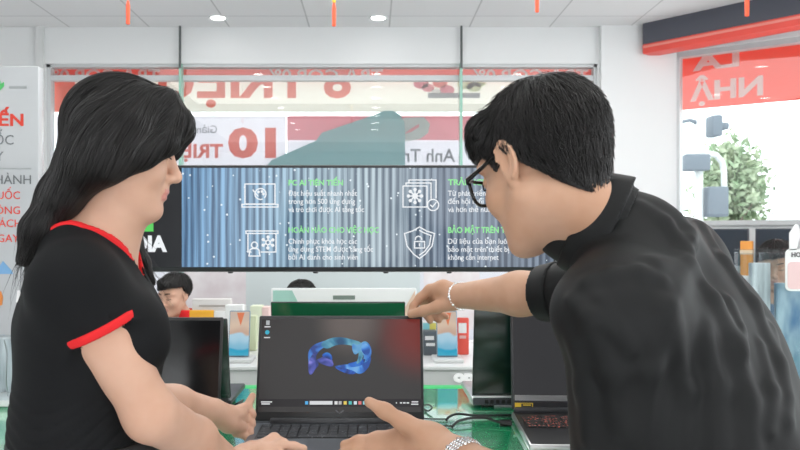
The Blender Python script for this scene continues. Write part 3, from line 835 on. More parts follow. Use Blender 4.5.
def dtext(body, x0, x1, y0, y1, m, bold=0.0): lettering('lettering', body, m, scr, (x0, y0, x1, y1), YD, bold=bold, thick=0.0012)
dtext('PC AI TIÊN TIẾN', 288.5, 343, 179.5, 185.5, M_lg2, 0.03)
for i, (t, x1) in enumerate((('Đạt hiệu suất nhanh nhất', 357), ('trong hơn 500 ứng dụng', 355), ('và trò chơi được AI tăng tốc', 364))):
    dtext(t, 288.5, x1, 190.3 + 8.1 * i, 195.8 + 8.1 * i, M_lw, 0.006)
dtext('HOÀN HẢO CHO VIỆC HỌC', 288.5, 379, 226.8, 232.8, M_lg2, 0.02)
for i, (t, x1) in enumerate((('Chinh phục khóa học các', 357), ('ứng dụng STEM được tăng tốc', 373), ('bởi AI dành cho sinh viên', 358))):
    dtext(t, 288.5, x1, 238.3 + 7.9 * i, 243.8 + 7.9 * i, M_lw, 0.006)
dtext('TRẢI NGHIỆM MỚI', 448, 520, 178.8, 185.2, M_lg2, 0.03)
for i, (t, x1) in enumerate((('Từ phát triển nội dung', 512), ('đến hội nghị trực tuyến', 516), ('và hơn thế nữa', 491))):
    dtext(t, 448, x1, 190.3 + 8.1 * i, 195.8 + 8.1 * i, M_lw, 0.006)
dtext('BẢO MẬT TRÊN THIẾT BỊ', 448, 530, 226.6, 233, M_lg2, 0.03)
for i, (t, x1) in enumerate((('Dữ liệu của bạn luôn được', 529), ('bảo mật trên thiết bị của bạn', 534), ('không cần internet', 498.5))):
    dtext(t, 448, x1, 238.3 + 8 * i, 243.8 + 8 * i, M_lw, 0.006)
for px in (120, 229, 315, 386, 450, 512):
    p = at(px, 272, DY); MB().lathe([(0.0, -0.008), (0.009, -0.007), (0.011, 0.0), (0.0, 0.0)], (p.x, DY + 0.03, p.z + 0.001), 14).build('rubber_bumper', M_black, ds)
for px in (112, 541):
    x = at(px, 0, DY).x
    MB().box((x - 0.02, DY + 0.062, CZ + 0.012), (x + 0.02, DY + 0.09, A.z + 0.2), 0.004).build('post', M_dkgrey, ds)
    MB().box((x - 0.09, DY - 0.06, CZ), (x + 0.09, DY + 0.19, CZ + 0.012), 0.004).build('foot', M_dkgrey, ds)

# ------------------------------------------------------------------ laptops
M_key = mat('dark_key', (0.050, 0.053, 0.06), 0.5); M_keyred = mat('key_red_legend', (0.020, 0.018, 0.018), 0.5)
def key_nodes(m, legend, amt):
    nt = m.node_tree; b = nt.nodes['Principled BSDF']
    tc = nt.nodes.new('ShaderNodeTexCoord'); n = nt.nodes.new('ShaderNodeTexVoronoi'); n.inputs['Scale'].default_value = 140
    r = nt.nodes.new('ShaderNodeMath'); r.operation = 'LESS_THAN'; r.inputs[1].default_value = amt
    mx = nt.nodes.new('ShaderNodeMix'); mx.data_type = 'RGBA'; mx.inputs[6].default_value = b.inputs['Base Color'].default_value; mx.inputs[7].default_value = (*legend, 1)
    nt.links.new(tc.outputs['Object'], n.inputs['Vector']); nt.links.new(n.outputs['Distance'], r.inputs[0]); nt.links.new(r.outputs[0], mx.inputs[0]); nt.links.new(mx.outputs[2], b.inputs['Base Color'])
key_nodes(M_key, (0.30, 0.31, 0.33), 0.16); key_nodes(M_keyred, (0.65, 0.16, 0.12), 0.30)
def laptop(name, label, hinge, wd, dp, hgt, tilt, yaw, body_m, lid_m, back_m, screen_m, away=False, keys=None, deck_m=None, th=0.018, hb_=0.97):
    """hinge: world point at the hinge line's middle, on the desk. tilt: degrees the lid leans back. away: faces +Y"""
    hinge = Vector(hinge)
    t = root(name, label, 'laptop', hinge)
    MW = Matrix.Translation(hinge) @ Matrix.Rotation(math.radians(yaw + (180 if away else 0)), 4, 'Z')
    w2_ = wd / 2
    MB().box((-w2_, -dp, 0.004), (w2_, 0.0, th), 0.004, M=MW).build('base', body_m, t)
    if deck_m: MB().box((-w2_ + 0.004, -dp + 0.004, th - 0.001), (w2_ - 0.004, -0.004, th + 0.0006), M=MW).build('deck', deck_m, t)
    for sx in (-1, 1):
        for yy in (-0.02, -dp + 0.02):
            MB().box((sx * (w2_ - 0.04) - 0.015, yy - 0.006, 0), (sx * (w2_ - 0.04) + 0.015, yy + 0.006, 0.005), M=MW).build('foot', M_black, t)
    ML = MW @ Matrix.Translation((0, -0.006, th + 0.002)) @ Matrix.Rotation(math.radians(-tilt), 4, 'X')
    lid = MB().box((-w2_, 0.0, 0.004), (w2_, 0.007, hgt), 0.003, M=ML).build('lid', lid_m, t)
    MB().box((-w2_ + 0.002, 0.006, 0.006), (w2_ - 0.002, 0.0078, hgt - 0.002), 0.0006, M=ML).build('lid_back', back_m, lid)
    MB().box((-w2_ * hb_, -0.006, -0.004), (w2_ * hb_, 0.008, 0.010), 0.004, M=ML).build('hinge_bar', M_dkgrey, t)
    scr_ = MB().box((-w2_ + 0.006, -0.0008, 0.022), (w2_ - 0.006, 0.001, hgt - 0.008), M=ML).build('screen', screen_m, t, smooth=False)
    if keys:
        x0, x1, y0, y1, nx, ny, km = keys
        tray = MB().box((x0 - 0.003, y0 - 0.003, th), (x1 + 0.003, y1 + 0.003, th + 0.0010), M=MW).build('keyboard', M_black, t)
        kw = (x1 - x0) / nx; kh = (y1 - y0) / ny
        for j in range(ny):
            i = 0
            while i < nx:
                span = 5 if (j == 0 and i == 4) else (2 if i in (0,) and j in (1, 2) else 1)
                span = min(span, nx - i)
                MB().box((x0 + i * kw + 0.0012, y0 + j * kh + 0.0012, th + 0.0008), (x0 + (i + span) * kw - 0.0012, y0 + (j + 1) * kh - 0.0012, th + 0.0026), 0.0006, 1, M=MW).build('key', km, tray)
                i += span
    return t, MW, ML, scr_, lid

# main laptop
hp = at(339.7, 421, 1.69)
def wallpaper_and_reflection():
    m = bpy.data.materials.new('dark_wallpaper_painted_reflection'); m.use_nodes = True; nt = m.node_tree; b = nt.nodes['Principled BSDF']; N = nt.nodes.new; L = nt.links.new
    tc = N('ShaderNodeTexCoord'); 
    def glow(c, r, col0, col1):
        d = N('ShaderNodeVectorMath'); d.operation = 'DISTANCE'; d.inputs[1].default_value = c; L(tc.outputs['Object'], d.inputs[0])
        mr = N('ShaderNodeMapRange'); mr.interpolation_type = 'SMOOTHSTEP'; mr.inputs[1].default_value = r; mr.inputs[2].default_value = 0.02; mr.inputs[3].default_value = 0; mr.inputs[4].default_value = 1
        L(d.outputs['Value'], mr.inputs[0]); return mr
    g1 = glow((0.172, 0.055, 0.205), 0.125, 0, 0)  # red glow: a reflection on the glass, painted into the screen's emission
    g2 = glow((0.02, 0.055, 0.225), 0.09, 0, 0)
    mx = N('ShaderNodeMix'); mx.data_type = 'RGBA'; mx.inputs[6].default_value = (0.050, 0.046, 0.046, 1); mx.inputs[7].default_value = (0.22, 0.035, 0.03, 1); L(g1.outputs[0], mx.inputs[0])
    m2 = N('ShaderNodeMix'); m2.data_type = 'RGBA'; m2.inputs[7].default_value = (0.16, 0.13, 0.12, 1); L(g2.outputs[0], m2.inputs[0]); L(mx.outputs[2], m2.inputs[6])
    b.inputs['Base Color'].default_value = (0.0, 0.0, 0.0, 1); b.inputs['Roughness'].default_value = 0.18; b.inputs['Specular IOR Level'].default_value = 0.4
    L(m2.outputs[2], b.inputs['Emission Color']); b.inputs['Emission Strength'].default_value = 0.75
    return m
M_hpbody = mat('mica_silver_grey', (0.125, 0.138, 0.155), 0.42, metal=0.1)
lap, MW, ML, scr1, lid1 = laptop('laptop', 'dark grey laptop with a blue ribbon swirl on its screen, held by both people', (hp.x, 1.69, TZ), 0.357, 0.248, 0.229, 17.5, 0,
    M_hpbody, mat('dark_bezel', (0.02, 0.021, 0.023), 0.4), M_hpbody, wallpaper_and_reflection(), keys=(-0.158, 0.158, -0.128, -0.020, 16, 5, M_key), deck_m=M_hpbody, hb_=0.82)
MB().box((-0.055, -0.225, 0.0185), (0.055, -0.145, 0.0190), M=MW).build('touchpad', mat('touchpad_grey', (0.085, 0.092, 0.105), 0.35), lap)
MB().box((-0.178, -0.002, 0.008), (-0.128, 0.012, 0.028), 0.003, M=MW).build('hinge_cover', M_hpbody, lap)
MB().box((0.128, -0.002, 0.008), (0.178, 0.012, 0.028), 0.003, M=MW).build('hinge_cover', M_hpbody, lap)
# drawing plane of that screen: local x right, y up the lid, z towards the viewer
MS = ML @ Matrix(((1, 0, 0, 0), (0, 0, -1, -0.0009), (0, 1, 0, 0), (0, 0, 0, 1)))
def sc_pt(px, py): return ((px - 339.7) * 0.357 / 166.0, 0.022 + (412 - py) * 0.199 / 92.0)
def bloom_mat(cols=((0.02, 0.06, 0.30), (0.05, 0.22, 0.72), (0.10, 0.36, 0.70), (0.25, 0.55, 0.85)), scale=26):
    m = bpy.data.materials.new('blue_ribbon_glow'); m.use_nodes = True; nt = m.node_tree; b = nt.nodes['Principled BSDF']; N = nt.nodes.new; L = nt.links.new
    tc = N('ShaderNodeTexCoord'); n = N('ShaderNodeTexNoise'); n.inputs['Scale'].default_value = scale; n.inputs['Detail'].default_value = 1.5; n.inputs['Distortion'].default_value = 1.2
    r = N('ShaderNodeValToRGB'); e = r.color_ramp.elements; e[0].position = 0.32; e[0].color = (*cols[0], 1); e[1].position = 0.70; e[1].color = (*cols[3], 1)
    q = e.new(0.47); q.color = (*cols[1], 1); q = e.new(0.56); q.color = (*cols[2], 1)
    L(tc.outputs['Object'], n.inputs['Vector']); L(n.outputs['Fac'], r.inputs['Fac']); L(r.outputs['Color'], b.inputs['Emission Color'])
    b.inputs['Emission Strength'].default_value = 0.8; b.inputs['Base Color'].default_value = (0, 0, 0, 1); b.inputs['Roughness'].default_value = 0.2
    return m
M_bloom = bloom_mat(); M_lilac = bloom_mat(((0.03, 0.05, 0.25), (0.10, 0.12, 0.55), (0.28, 0.26, 0.80), (0.45, 0.38, 0.80)), 30); M_bluedk = bloom_mat(((0.005, 0.02, 0.12), (0.01, 0.07, 0.40), (0.01, 0.13, 0.65), (0.05, 0.3, 0.8)), 32); M_teal2 = bloom_mat(((0.01, 0.08, 0.20), (0.06, 0.28, 0.45), (0.12, 0.40, 0.55), (0.2, 0.52, 0.62)), 24); M_sky2 = bloom_mat(((0.01, 0.08, 0.40), (0.04, 0.22, 0.75), (0.12, 0.40, 0.88), (0.3, 0.6, 0.9)), 34)
def petal(pts, m, z=0.0):
    P = [sc_pt(*p) for p in pts]
    # round the outline
    for _ in range(2):
        Q = []
        for i in range(len(P)):
            a_, b2 = P[i], P[(i + 1) % len(P)]; Q += [(a_[0] * .75 + b2[0] * .25, a_[1] * .75 + b2[1] * .25), (a_[0] * .25 + b2[0] * .75, a_[1] * .25 + b2[1] * .75)]
        P = Q
    MB().prism(P, 0.0002 + z, 0.0006 + z, M=MS).build('ribbon_petal', m, scr1, smooth=False)
petal([(307, 354), (311, 347), (320, 343), (330, 341), (326, 347), (318, 352), (314, 360), (312, 372), (308, 375), (308, 364)], M_bloom)
petal([(318, 346), (328, 339.5), (340, 338), (352, 341), (362, 344), (356, 348), (344, 345.5), (334, 346.5), (326, 351)], M_teal2, 0.0002)
petal([(352, 344), (357, 347), (364, 341.5), (369.5, 346), (371.5, 354), (368, 362), (361, 366), (364, 357), (359, 353), (354, 357), (351, 350)], M_bloom, 0.0004)
petal([(362, 343), (368, 346), (370, 353), (366, 358), (360, 352)], M_sky2, 0.0006)
petal([(371, 356), (369, 368), (361, 376), (352, 373), (340, 369), (332, 368), (344, 365.5), (356, 366), (365, 362)], M_sky2, 0.0004)
petal([(346, 365), (356, 363), (366, 359), (362, 367), (350, 369)], M_bluedk, 0.0006)
petal([(333, 368), (344, 369), (358, 374), (350, 376), (340, 372.5)], M_bluedk, 0.0006)
petal([(307.5, 364), (311, 356), (316, 353), (315, 361), (319, 366), (315, 370), (312, 375.5), (308.5, 376)], M_lilac, 0.0006)
petal([(314, 362), (321, 359), (328, 354.5), (331, 360), (334, 368), (326, 367.5)], M_lilac, 0.0008)
petal([(320, 357), (326, 353), (331, 356), (332, 362), (327, 360)], M_bluedk, 0.0010)
petal([(358, 351), (363, 355), (361, 363), (355, 366), (358, 359)], M_teal2, 0.0008)
M_taskbar = emat('taskbar_grey', (0.022, 0.020, 0.022), 1.0)
def spx(name, x0, y0, x1, y1, m, z=0.0003, bev=0.0):
    a_ = sc_pt(x0, y1); c_ = sc_pt(x1, y0); MB().box((a_[0], a_[1], z), (c_[0], c_[1], z + 0.0003), bev, M=MS).build(name, m, scr1, smooth=False)
spx('taskbar', 259.0, 399.6, 421.5, 407, M_taskbar)
M_si = emat('screen_white', (0.75, 0.76, 0.78), 0.9)
spx('search_field', 310, 401.5, 332.5, 405, M_si, 0.0006)
for x, c in ((307, (0.1, 0.45, 0.85)), (336, (0.8, 0.8, 0.8)), (340, (0.5, 0.5, 0.5)), (345, (0.85, 0.65, 0.12)), (350, (0.1, 0.55, 0.55)), (355, (0.7, 0.8, 0.9)), (359.5, (0.75, 0.2, 0.2)), (364, (0.3, 0.7, 0.8))):
    spx('taskbar_icon', x - 1.5, 401.7, x + 1.5, 404.9, emat('icon_glow', c, 0.9), 0.0006)
for x0, x1 in ((395, 396), (399, 401), (402, 404.5), (405.5, 408)): spx('tray_icon', x0, 402.6, x1, 404, M_si, 0.0006)
for x0, x1, y in ((410.5, 417, 402.3), (410, 417, 404.6), (262, 273, 402.4), (262.5, 271, 404.3)): spx('clock_text', x0, y - 0.6, x1, y + 0.6, M_si, 0.0006)
spx('desktop_icon', 264, 321.5, 267.5, 326, emat('bin_glow', (0.55, 0.58, 0.6), 0.8), 0.0006); spx('icon_caption', 262.5, 327.3, 268.5, 328.5, M_si, 0.0006)
e1, e2 = sc_pt(265.5, 333.5)
MB().prism([(e1 + 0.0048 * math.cos(q), e2 + 0.0048 * math.sin(q)) for q in [6.283 * k / 16 for k in range(16)]], 0.0006, 0.0009, M=MS).build('desktop_icon', emat('edge_glow', (0.05, 0.45, 0.62), 0.9), scr1, smooth=False)
spx('icon_caption', 262.5, 338.3, 268.5, 339.4, M_si, 0.0006)
# small chevron on the lower bezel
b = ribbon_lines([[sc_pt(336, 414.6 - 4), sc_pt(339.7, 413.0), sc_pt(343.5, 414.6 - 4)]], 0.003, 0.0004)
b.bm.transform(MS); b.build('chevron_emblem', mat('grey_emblem', (0.10, 0.10, 0.11), 0.3), lid1)

# laptop facing us at the left
M_dkscreen = mat('black_glass_screen', (0.010, 0.010, 0.011), 0.12, spec=0.5)
hx = at(220, 0, 1.80).x - 0.172
laptop('laptop', 'black-screened laptop switched off, beside the woman', (hx, 1.80, TZ), 0.345, 0.24, 0.211, 12, 0, M_dkgrey, M_black, mat('dark_lid', (0.03, 0.032, 0.034), 0.4), M_dkscreen)
# laptop back to back with it
M_greenlid = mat('dark_green_lid', (0.004, 0.030, 0.020), 0.16, spec=0.6)
laptop('laptop', 'dark green backed laptop turned away, back to back with the switched-off one', (hx + 0.002, 1.925, TZ), 0.345, 0.22, 0.206, 14, 0, M_dkgrey, M_black, M_greenlid, M_dkscreen, away=True)
# green lidded laptop behind the main one
M_greenlid2 = mat('bottle_green_gloss_lid', (0.006, 0.10, 0.040), 0.15, spec=0.6)
hx = at(339, 0, 1.93).x
laptop('laptop', 'glossy bottle green laptop lid facing away, behind the swirl-screen laptop', (hx, 1.93, TZ), 0.315, 0.215, 0.247, 14, 0, M_silver, M_black, M_greenlid2, M_dkscreen, away=True)
# right pair
hl = at(472, 0, 1.925).x
lr, MWr, MLr, _, _ = laptop('laptop', 'very dark green lid of a laptop turned away with silver base and rear vents', (hl + 0.172, 1.925, TZ), 0.344, 0.235, 0.235, 11, 0, M_silver, M_black, mat('black_green_lid', (0.003, 0.018, 0.013), 0.16, spec=0.5), M_dkscreen, away=True, th=0.022)
MB().box((-0.170, -0.001, 0.006), (0.170, 0.006, 0.024), 0.002, M=MWr).build('rear_panel', M_charcoal, lr)
MB().box((-0.170, -0.004, 0.0245), (0.170, 0.009, 0.030), 0.002, M=MWr).build('silver_hinge_line', M_silver, lr)
for i in range(9):
    for s_ in (-1, 1):
        x = s_ * (0.03 + 0.0135 * i); MB().box((x - 0.0045, 0.004, 0.010), (x + 0.0045, 0.0075, 0.020), 0.001, 1, M=MWr).build('vent_slot', M_black, lr)
hl = at(512, 0, 1.78).x
lg, MWg, MLg, sg, _ = laptop('laptop', 'open gaming laptop with grey screen, yellow sticker and red-lettered keys beside the man', (hl + 0.175, 1.78, TZ), 0.35, 0.28, 0.232, 7, -3, M_silver, M_dkgrey, M_black,
    emat('dim_grey_screen', (0.040, 0.040, 0.043), 1.0), keys=(-0.160, 0.160, -0.150, -0.045, 16, 5, M_keyred), deck_m=mat('black_deck', (0.018, 0.018, 0.02), 0.4), th=0.020)
MB().box((-0.168, -0.0012, 0.024), (0.168, -0.0003, 0.036), M=MLg).build('silver_strip', M_silver, lg)
MSg = MLg @ Matrix(((1, 0, 0, 0), (0, 0, -1, -0.0009), (0, 1, 0, 0), (0, 0, 0, 1)))
MB().prism([(-0.160 + 0.005 * math.cos(q), 0.216 + 0.005 * math.sin(q)) for q in [6.283 * k / 16 for k in range(16)]], 0.0002, 0.0005, M=MSg).build('desktop_icon', emat('teal_icon_glow', (0.08, 0.45, 0.62), 0.9), sg, smooth=False)
M_yst = mat('yellow_sticker', (0.75, 0.52, 0.04), 0.4); M_stk = mat('dark_sticker_print', (0.05, 0.045, 0.03), 0.4)
MB().box((-0.168, -0.0016, 0.006), (-0.128, -0.0008, 0.019), M=MLg).build('sticker', M_yst, lg)
MB().box((-0.154, -0.002, 0.0075), (-0.130, -0.0015, 0.0175), M=MLg).build('sticker_print', M_stk, lg)
MB().box((-0.150, -0.0022, 0.013), (-0.133, -0.0019, 0.0155), M=MLg).build('sticker_print', M_yst, lg)

# cables
def cable(label, pts, r=0.003, plug=None):
    t = root('cable', label, 'cable', pts[0])
    # smooth with Catmull-Rom
    P = [Vector(p) for p in pts]; Q = []
    for i in range(len(P) - 1):
        p0, p1, p2, p3 = P[max(i - 1, 0)], P[i], P[i + 1], P[min(i + 2, len(P) - 1)]
        for k in range(8):
            s_ = k / 8; Q.append(0.5 * ((2 * p1) + (p2 - p0) * s_ + (2 * p0 - 5 * p1 + 4 * p2 - p3) * s_ ** 2 + (3 * p1 - p0 - 3 * p2 + p3) * s_ ** 3))
    Q.append(P[-1]); MB().tube(Q, r, 8).build('wire', M_black, t)
    if plug: MB().box(plug[0], plug[1], 0.003).build('plug', M_black, t)
def tp(px, py, dz=0.004):
    """point on the table under a pixel, raised by dz"""
    Y = (H - TZ - dz) * 800.0 / (py - 235); return Vector(((px - 372) / 800 * Y, Y, TZ + dz))
cable('black cable arching over the table behind the gaming laptop, the farther one', [tp(446, 421), tp(449, 417, 0.012), tp(458, 414, 0.012), tp(475, 415.5, 0.008), tp(496, 415.5, 0.006), tp(516, 415)], 0.0028)
p = tp(505, 423, 0.006)
cable('black cable with a plug running into the gaming laptop', [tp(452, 427), tp(459, 421, 0.012), tp(472, 418, 0.014), tp(486, 418, 0.014), tp(498, 422, 0.009), tp(512, 424, 0.008)], 0.003, (p - Vector((0.012, 0.006, 0.006)), p + Vector((0.014, 0.006, 0.007))))
cable('thin black cable lying across the pale table beside the swirl-screen laptop', [tp(424, 418.5), tp(436, 419), tp(448, 419)], 0.0016)
cable('thin black security cable lying nearest the silver bracelet', [tp(426, 425.5), tp(434, 426, 0.008), tp(444, 426), tp(454, 426)], 0.0018)
cable('small coiled black cable end beside the right edge of the swirl-screen laptop', [tp(424, 405), tp(429, 405, 0.012), tp(432, 408, 0.01), tp(428, 411), tp(424, 409)], 0.002)
cable('small dark cable on the table beside the switched-off laptop', [tp(232, 406), tp(238, 403, 0.012), tp(243, 400, 0.008), tp(240, 404), tp(234, 407)], 0.0025)

# ------------------------------------------------------------------ phones on stands
def phone_screen():
    m = bpy.data.materials.new('phone_wallpaper'); m.use_nodes = True; nt = m.node_tree; b = nt.nodes['Principled BSDF']; N = nt.nodes.new; L = nt.links.new
    tc = N('ShaderNodeTexCoord'); s_ = N('ShaderNodeSeparateXYZ'); L(tc.outputs['Object'], s_.inputs[0])
    n = N('ShaderNodeTexNoise'); n.inputs['Scale'].default_value = 18; n.inputs['Detail'].default_value = 1; L(tc.outputs['Object'], n.inputs['Vector'])
    ma = N('ShaderNodeMath'); ma.operation = 'MULTIPLY_ADD'; ma.inputs[1].default_value = 0.05; L(n.outputs['Fac'], ma.inputs[0]); L(s_.outputs['Z'], ma.inputs[2])
    mr = N('ShaderNodeMapRange'); mr.inputs[1].default_value = 0.03; mr.inputs[2].default_value = 0.165; L(ma.outputs[0], mr.inputs[0])
    r = N('ShaderNodeValToRGB'); r.color_ramp.interpolation = 'EASE'; e = r.color_ramp.elements
    e[0].position = 0.0; e[0].color = (0.05, 0.42, 0.62, 1); e[1].position = 1.0; e[1].color = (0.62, 0.50, 0.42, 1)
    for p, c in ((0.12, (0.02, 0.38, 0.60)), (0.2, (0.22, 0.52, 0.70)), (0.48, (0.45, 0.68, 0.82)), (0.53, (0.62, 0.42, 0.32)), (0.75, (0.72, 0.55, 0.42))):
        q = e.new(p); q.color = (*c, 1)
    L(mr.outputs[0], r.inputs['Fac']); L(r.outputs['Color'], b.inputs['Emission Color']); b.inputs['Emission Strength'].default_value = 0.85
    b.inputs['Base Color'].default_value = (0, 0, 0, 1); b.inputs['Roughness'].default_value = 0.2
    return m
M_ph = phone_screen(); M_phb = mat('blue_grey_phone_body', (0.20, 0.30, 0.38), 0.3, metal=0.4); M_orange_p = emat('orange_petal_glow', (0.78, 0.22, 0.10), 0.85)
def phone(x, y, label, s=1.0):
    t = root('phone', label, 'phone', (x, y, CZ + 0.012))
    z = CZ + 0.014
    Mx = Matrix.Translation((x, y, z)) @ Matrix.Rotation(math.radians(-12), 4, 'X')
    MB().box((-0.036 * s, 0, 0), (0.036 * s, 0.008, 0.158 * s), 0.005, 3, M=Mx).build('body', M_phb, t)
    sc_ = MB().box((-0.033 * s, -0.001, 0.004), (0.033 * s, 0.001, 0.154 * s), 0.0005, M=Mx).build('screen', M_ph, t, smooth=False)
    Mz = Mx @ Matrix(((1, 0, 0, 0), (0, 0, -1, -0.001), (0, 1, 0, 0), (0, 0, 0, 1)))
    MB().prism([(-0.010, 0.150 * s), (0.016, 0.150 * s), (0.012, 0.135 * s), (0.004, 0.105 * s), (-0.006, 0.135 * s)], 0.0001, 0.0006, M=Mz).build('petal_print', M_orange_p, sc_, smooth=False)
    st = root('phone_stand', label.replace('lit phone', 'white plastic stand holding the lit phone'), 'stand', (x, y, CZ))
    MB().box((x - 0.05, y - 0.055, CZ), (x + 0.05, y + 0.07, CZ + 0.012), 0.004).build('base', M_offwhite, st)
    MB().box((-0.022, 0.009, 0), (0.022, 0.014, 0.11), 0.002, M=Mx).build('back_rest', M_offwhite, st)
    return t
p = at(238.5, 0, 2.72); phone(p.x, 2.72, 'lit phone showing orange and blue beside the switched-off laptop')
p = at(447.5, 0, 2.72); phone(p.x, 2.72, 'lit phone showing orange and blue under the man\'s pinching hand')

# things on the counter
def prop_box(name, label, cat, x0, y0, x1, y1, Y, d, m, extras=(), zbase=CZ, group=None):
    a_ = at(x0, y1, Y); c_ = at(x1, y0, Y)
    t = root(name, label, cat, ((a_.x + c_.x) / 2, Y + d / 2, zbase), group)
    MB().box((a_.x, Y, zbase), (c_.x, Y + d, c_.z), 0.004).build('carton', m, t)
    for nm, ex0, ey0, ex1, ey1, mm in extras:
        u = at(ex0, ey1, Y); v = at(ex1, ey0, Y); MB().box((u.x, Y - 0.002, u.z), (v.x, Y + 0.001, v.z)).build(nm, mm, t)
    return t
M_cy = mat('cyan_print', (0.25, 0.62, 0.68), 0.5); M_yl = mat('yellow_print', (0.75, 0.68, 0.15), 0.5); M_slate = mat('slate_card', (0.10, 0.12, 0.14), 0.5); M_rc = mat('red_card', (0.82, 0.10, 0.07), 0.5)
prop_box('phone_box', 'small slate box with a white letter under the man\'s wrist', 'box', 423.5, 331, 437, 352, 2.84, 0.05, M_slate, (('label_band', 425, 336, 434, 340, M_text_w), ('label_band', 426, 343, 435, 346, M_text_w)))
prop_box('phone_box', 'taller pale box with cyan and yellow squares behind the slate box', 'box', 422, 322, 437, 352, 2.90, 0.05, M_offwhite, (('print_patch', 423, 323, 429.5, 331, M_cy), ('print_patch', 429.5, 323, 436, 330, M_yl)))
prop_box('price_card', 'red and white price card standing beside the phone under the bracelet', 'card', 457, 318, 469, 352, 2.86, 0.02, M_rc, (('white_panel', 458.5, 323, 466.5, 333, M_text_w), ('white_panel', 459.5, 335.5, 466, 338.5, mat('pink_line', (0.85, 0.5, 0.48), 0.5))))
prop_box('product_box', 'pale green product box between the phone and the swirl-screen laptop', 'box', 247, 316, 256, 352, 2.95, 0.05, mat('pale_lime_card', (0.62, 0.68, 0.45), 0.5))
prop_box('product_box', 'white product box behind the lit phone beside the switched-off laptop', 'box', 225, 305, 243, 352, 3.08, 0.05, M_white)
# panel with coloured corners behind the green lid
Yp = 2.62
a = at(271, 0, Yp); c = at(416.5, 288.5, Yp)
sp = root('counter_sign', 'white counter sign with teal and peach corners behind the bottle green lid', 'sign', ((a.x + c.x) / 2, Yp + 0.02, CZ))
MB().box((a.x, Yp, CZ), (c.x, Yp + 0.03, c.z), 0.004).build('panel', mat('bright_white_panel', (0.88, 0.88, 0.88), 0.3), sp)
def sgp(name, pts, m, d=0.0015): pxpoly(MB(), pts, Yp - d, 0.0008).build(name, m, sp)
sgp('teal_corner', [(273, 290.5), (292, 290.5), (312, 330), (273, 330)], mat('mint_print', (0.40, 0.66, 0.58), 0.5))
sgp('peach_corner', [(415, 290.5), (415, 330), (392, 330)], mat('peach_print', (0.86, 0.62, 0.48), 0.5))
sgp('label_plate', [(333, 295.5), (355, 295.5), (355, 299.5), (333, 299.5)], mat('label_grey_print', (0.22, 0.27, 0.24), 0.5))
lettering('lettering', '0000000', M_text_w, sp, (334.5, 296.3, 353.5, 298.8), Yp - 0.0035, thick=0.0008) if False else None
MB().box((a.x - 0.02, Yp - 0.03, CZ), (c.x + 0.02, Yp + 0.06, CZ + 0.01), 0.003).build('foot', M_white, sp)

# ------------------------------------------------------------------ desk with seated staff behind
DZ = 0.76
dk2 = root('service_desk', 'white service desk behind the phone counter', 'desk', (0, 4.0, 0))
MB().box((-2.3, 3.75, DZ - 0.03), (1.0, 4.35, DZ), 0.004).build('desktop', M_white, dk2)
MB().box((-2.28, 3.80, 0), (0.98, 3.83, DZ - 0.03), 0.004).build('front_panel', M_white, dk2)
for x in (-2.25, 0.95):
    MB().box((x - 0.02, 3.83, 0), (x + 0.02, 4.32, DZ - 0.03), 0.004).build('side_panel', M_white, dk2)
Ym = 3.95
a = at(192, 0, Ym); c = at(231, 299, Ym)
mo = root('counter_display', 'white and orange counter display standing on the service desk', 'display', ((a.x + c.x) / 2, Ym, DZ))
MB().box((a.x, Ym, DZ), (c.x, Ym + 0.04, c.z), 0.005).build('panel', mat('warm_white_card', (0.70, 0.68, 0.66), 0.5), mo)
MB().box((a.x - 0.01, Ym - 0.012, DZ + 0.02), (at(214, 0, Ym).x, Ym, at(0, 310, Ym).z), 0.002).build('orange_panel', mat('orange_yellow_card', (0.85, 0.42, 0.03), 0.5), mo)
MB().box((at(214.5, 0, Ym).x, Ym - 0.010, DZ + 0.02), (c.x, Ym, at(0, 311, Ym).z), 0.002).build('white_panel', M_white, mo)
u = at(199, 305, Ym); v = at(225, 306.6, Ym); MB().box((u.x, Ym - 0.002, v.z), (v.x, Ym, u.z)).build('printed_line', mat('faint_brown_print', (0.42, 0.38, 0.35), 0.5), mo)
for (x0, y0, x1, y1, m, lab) in ((232, 306, 244, 325, M_white, 'white carton on the service desk next to the orange display'), (250, 306, 262, 330, mat('pale_green_carton', (0.66, 0.72, 0.55), 0.5), 'pale green carton on the service desk behind the phones'), (262, 307, 269, 330, mat('pink_carton', (0.78, 0.58, 0.55), 0.5), 'pinkish carton on the service desk beside the pale green one')):
    prop_box('carton', lab, 'carton', x0, y0, x1, y1, 4.0, 0.08, m, zbase=DZ)
# two wide posters low on the back window, inside
for (x0, x1, lab, c_) in ((183, 246, 'faded pink and white poster low on the window behind the red-collared person', (0.74, 0.66, 0.69)), (424, 480, 'pale pink poster low on the window behind the pinching hand', (0.76, 0.68, 0.69))):
    a = at(x0, 330, 5.9); c = at(x1, 262, 5.9)
    po = MB().box((a.x, 5.93, a.z), (c.x, 5.936, c.z)).build('window_poster', noise_tint(mat('faded_pink_print', c_, 0.6), c_, (0.86, 0.82, 0.84), 5.0), None)
    tag(po, lab, 'poster')
struct(box('wall_partition', (at(246, 0, 5.2).x, 5.2, 0), (at(420, 0, 5.2).x, 5.26, 1.18), mat('pale_teal_partition', (0.60, 0.67, 0.68), 0.4)))

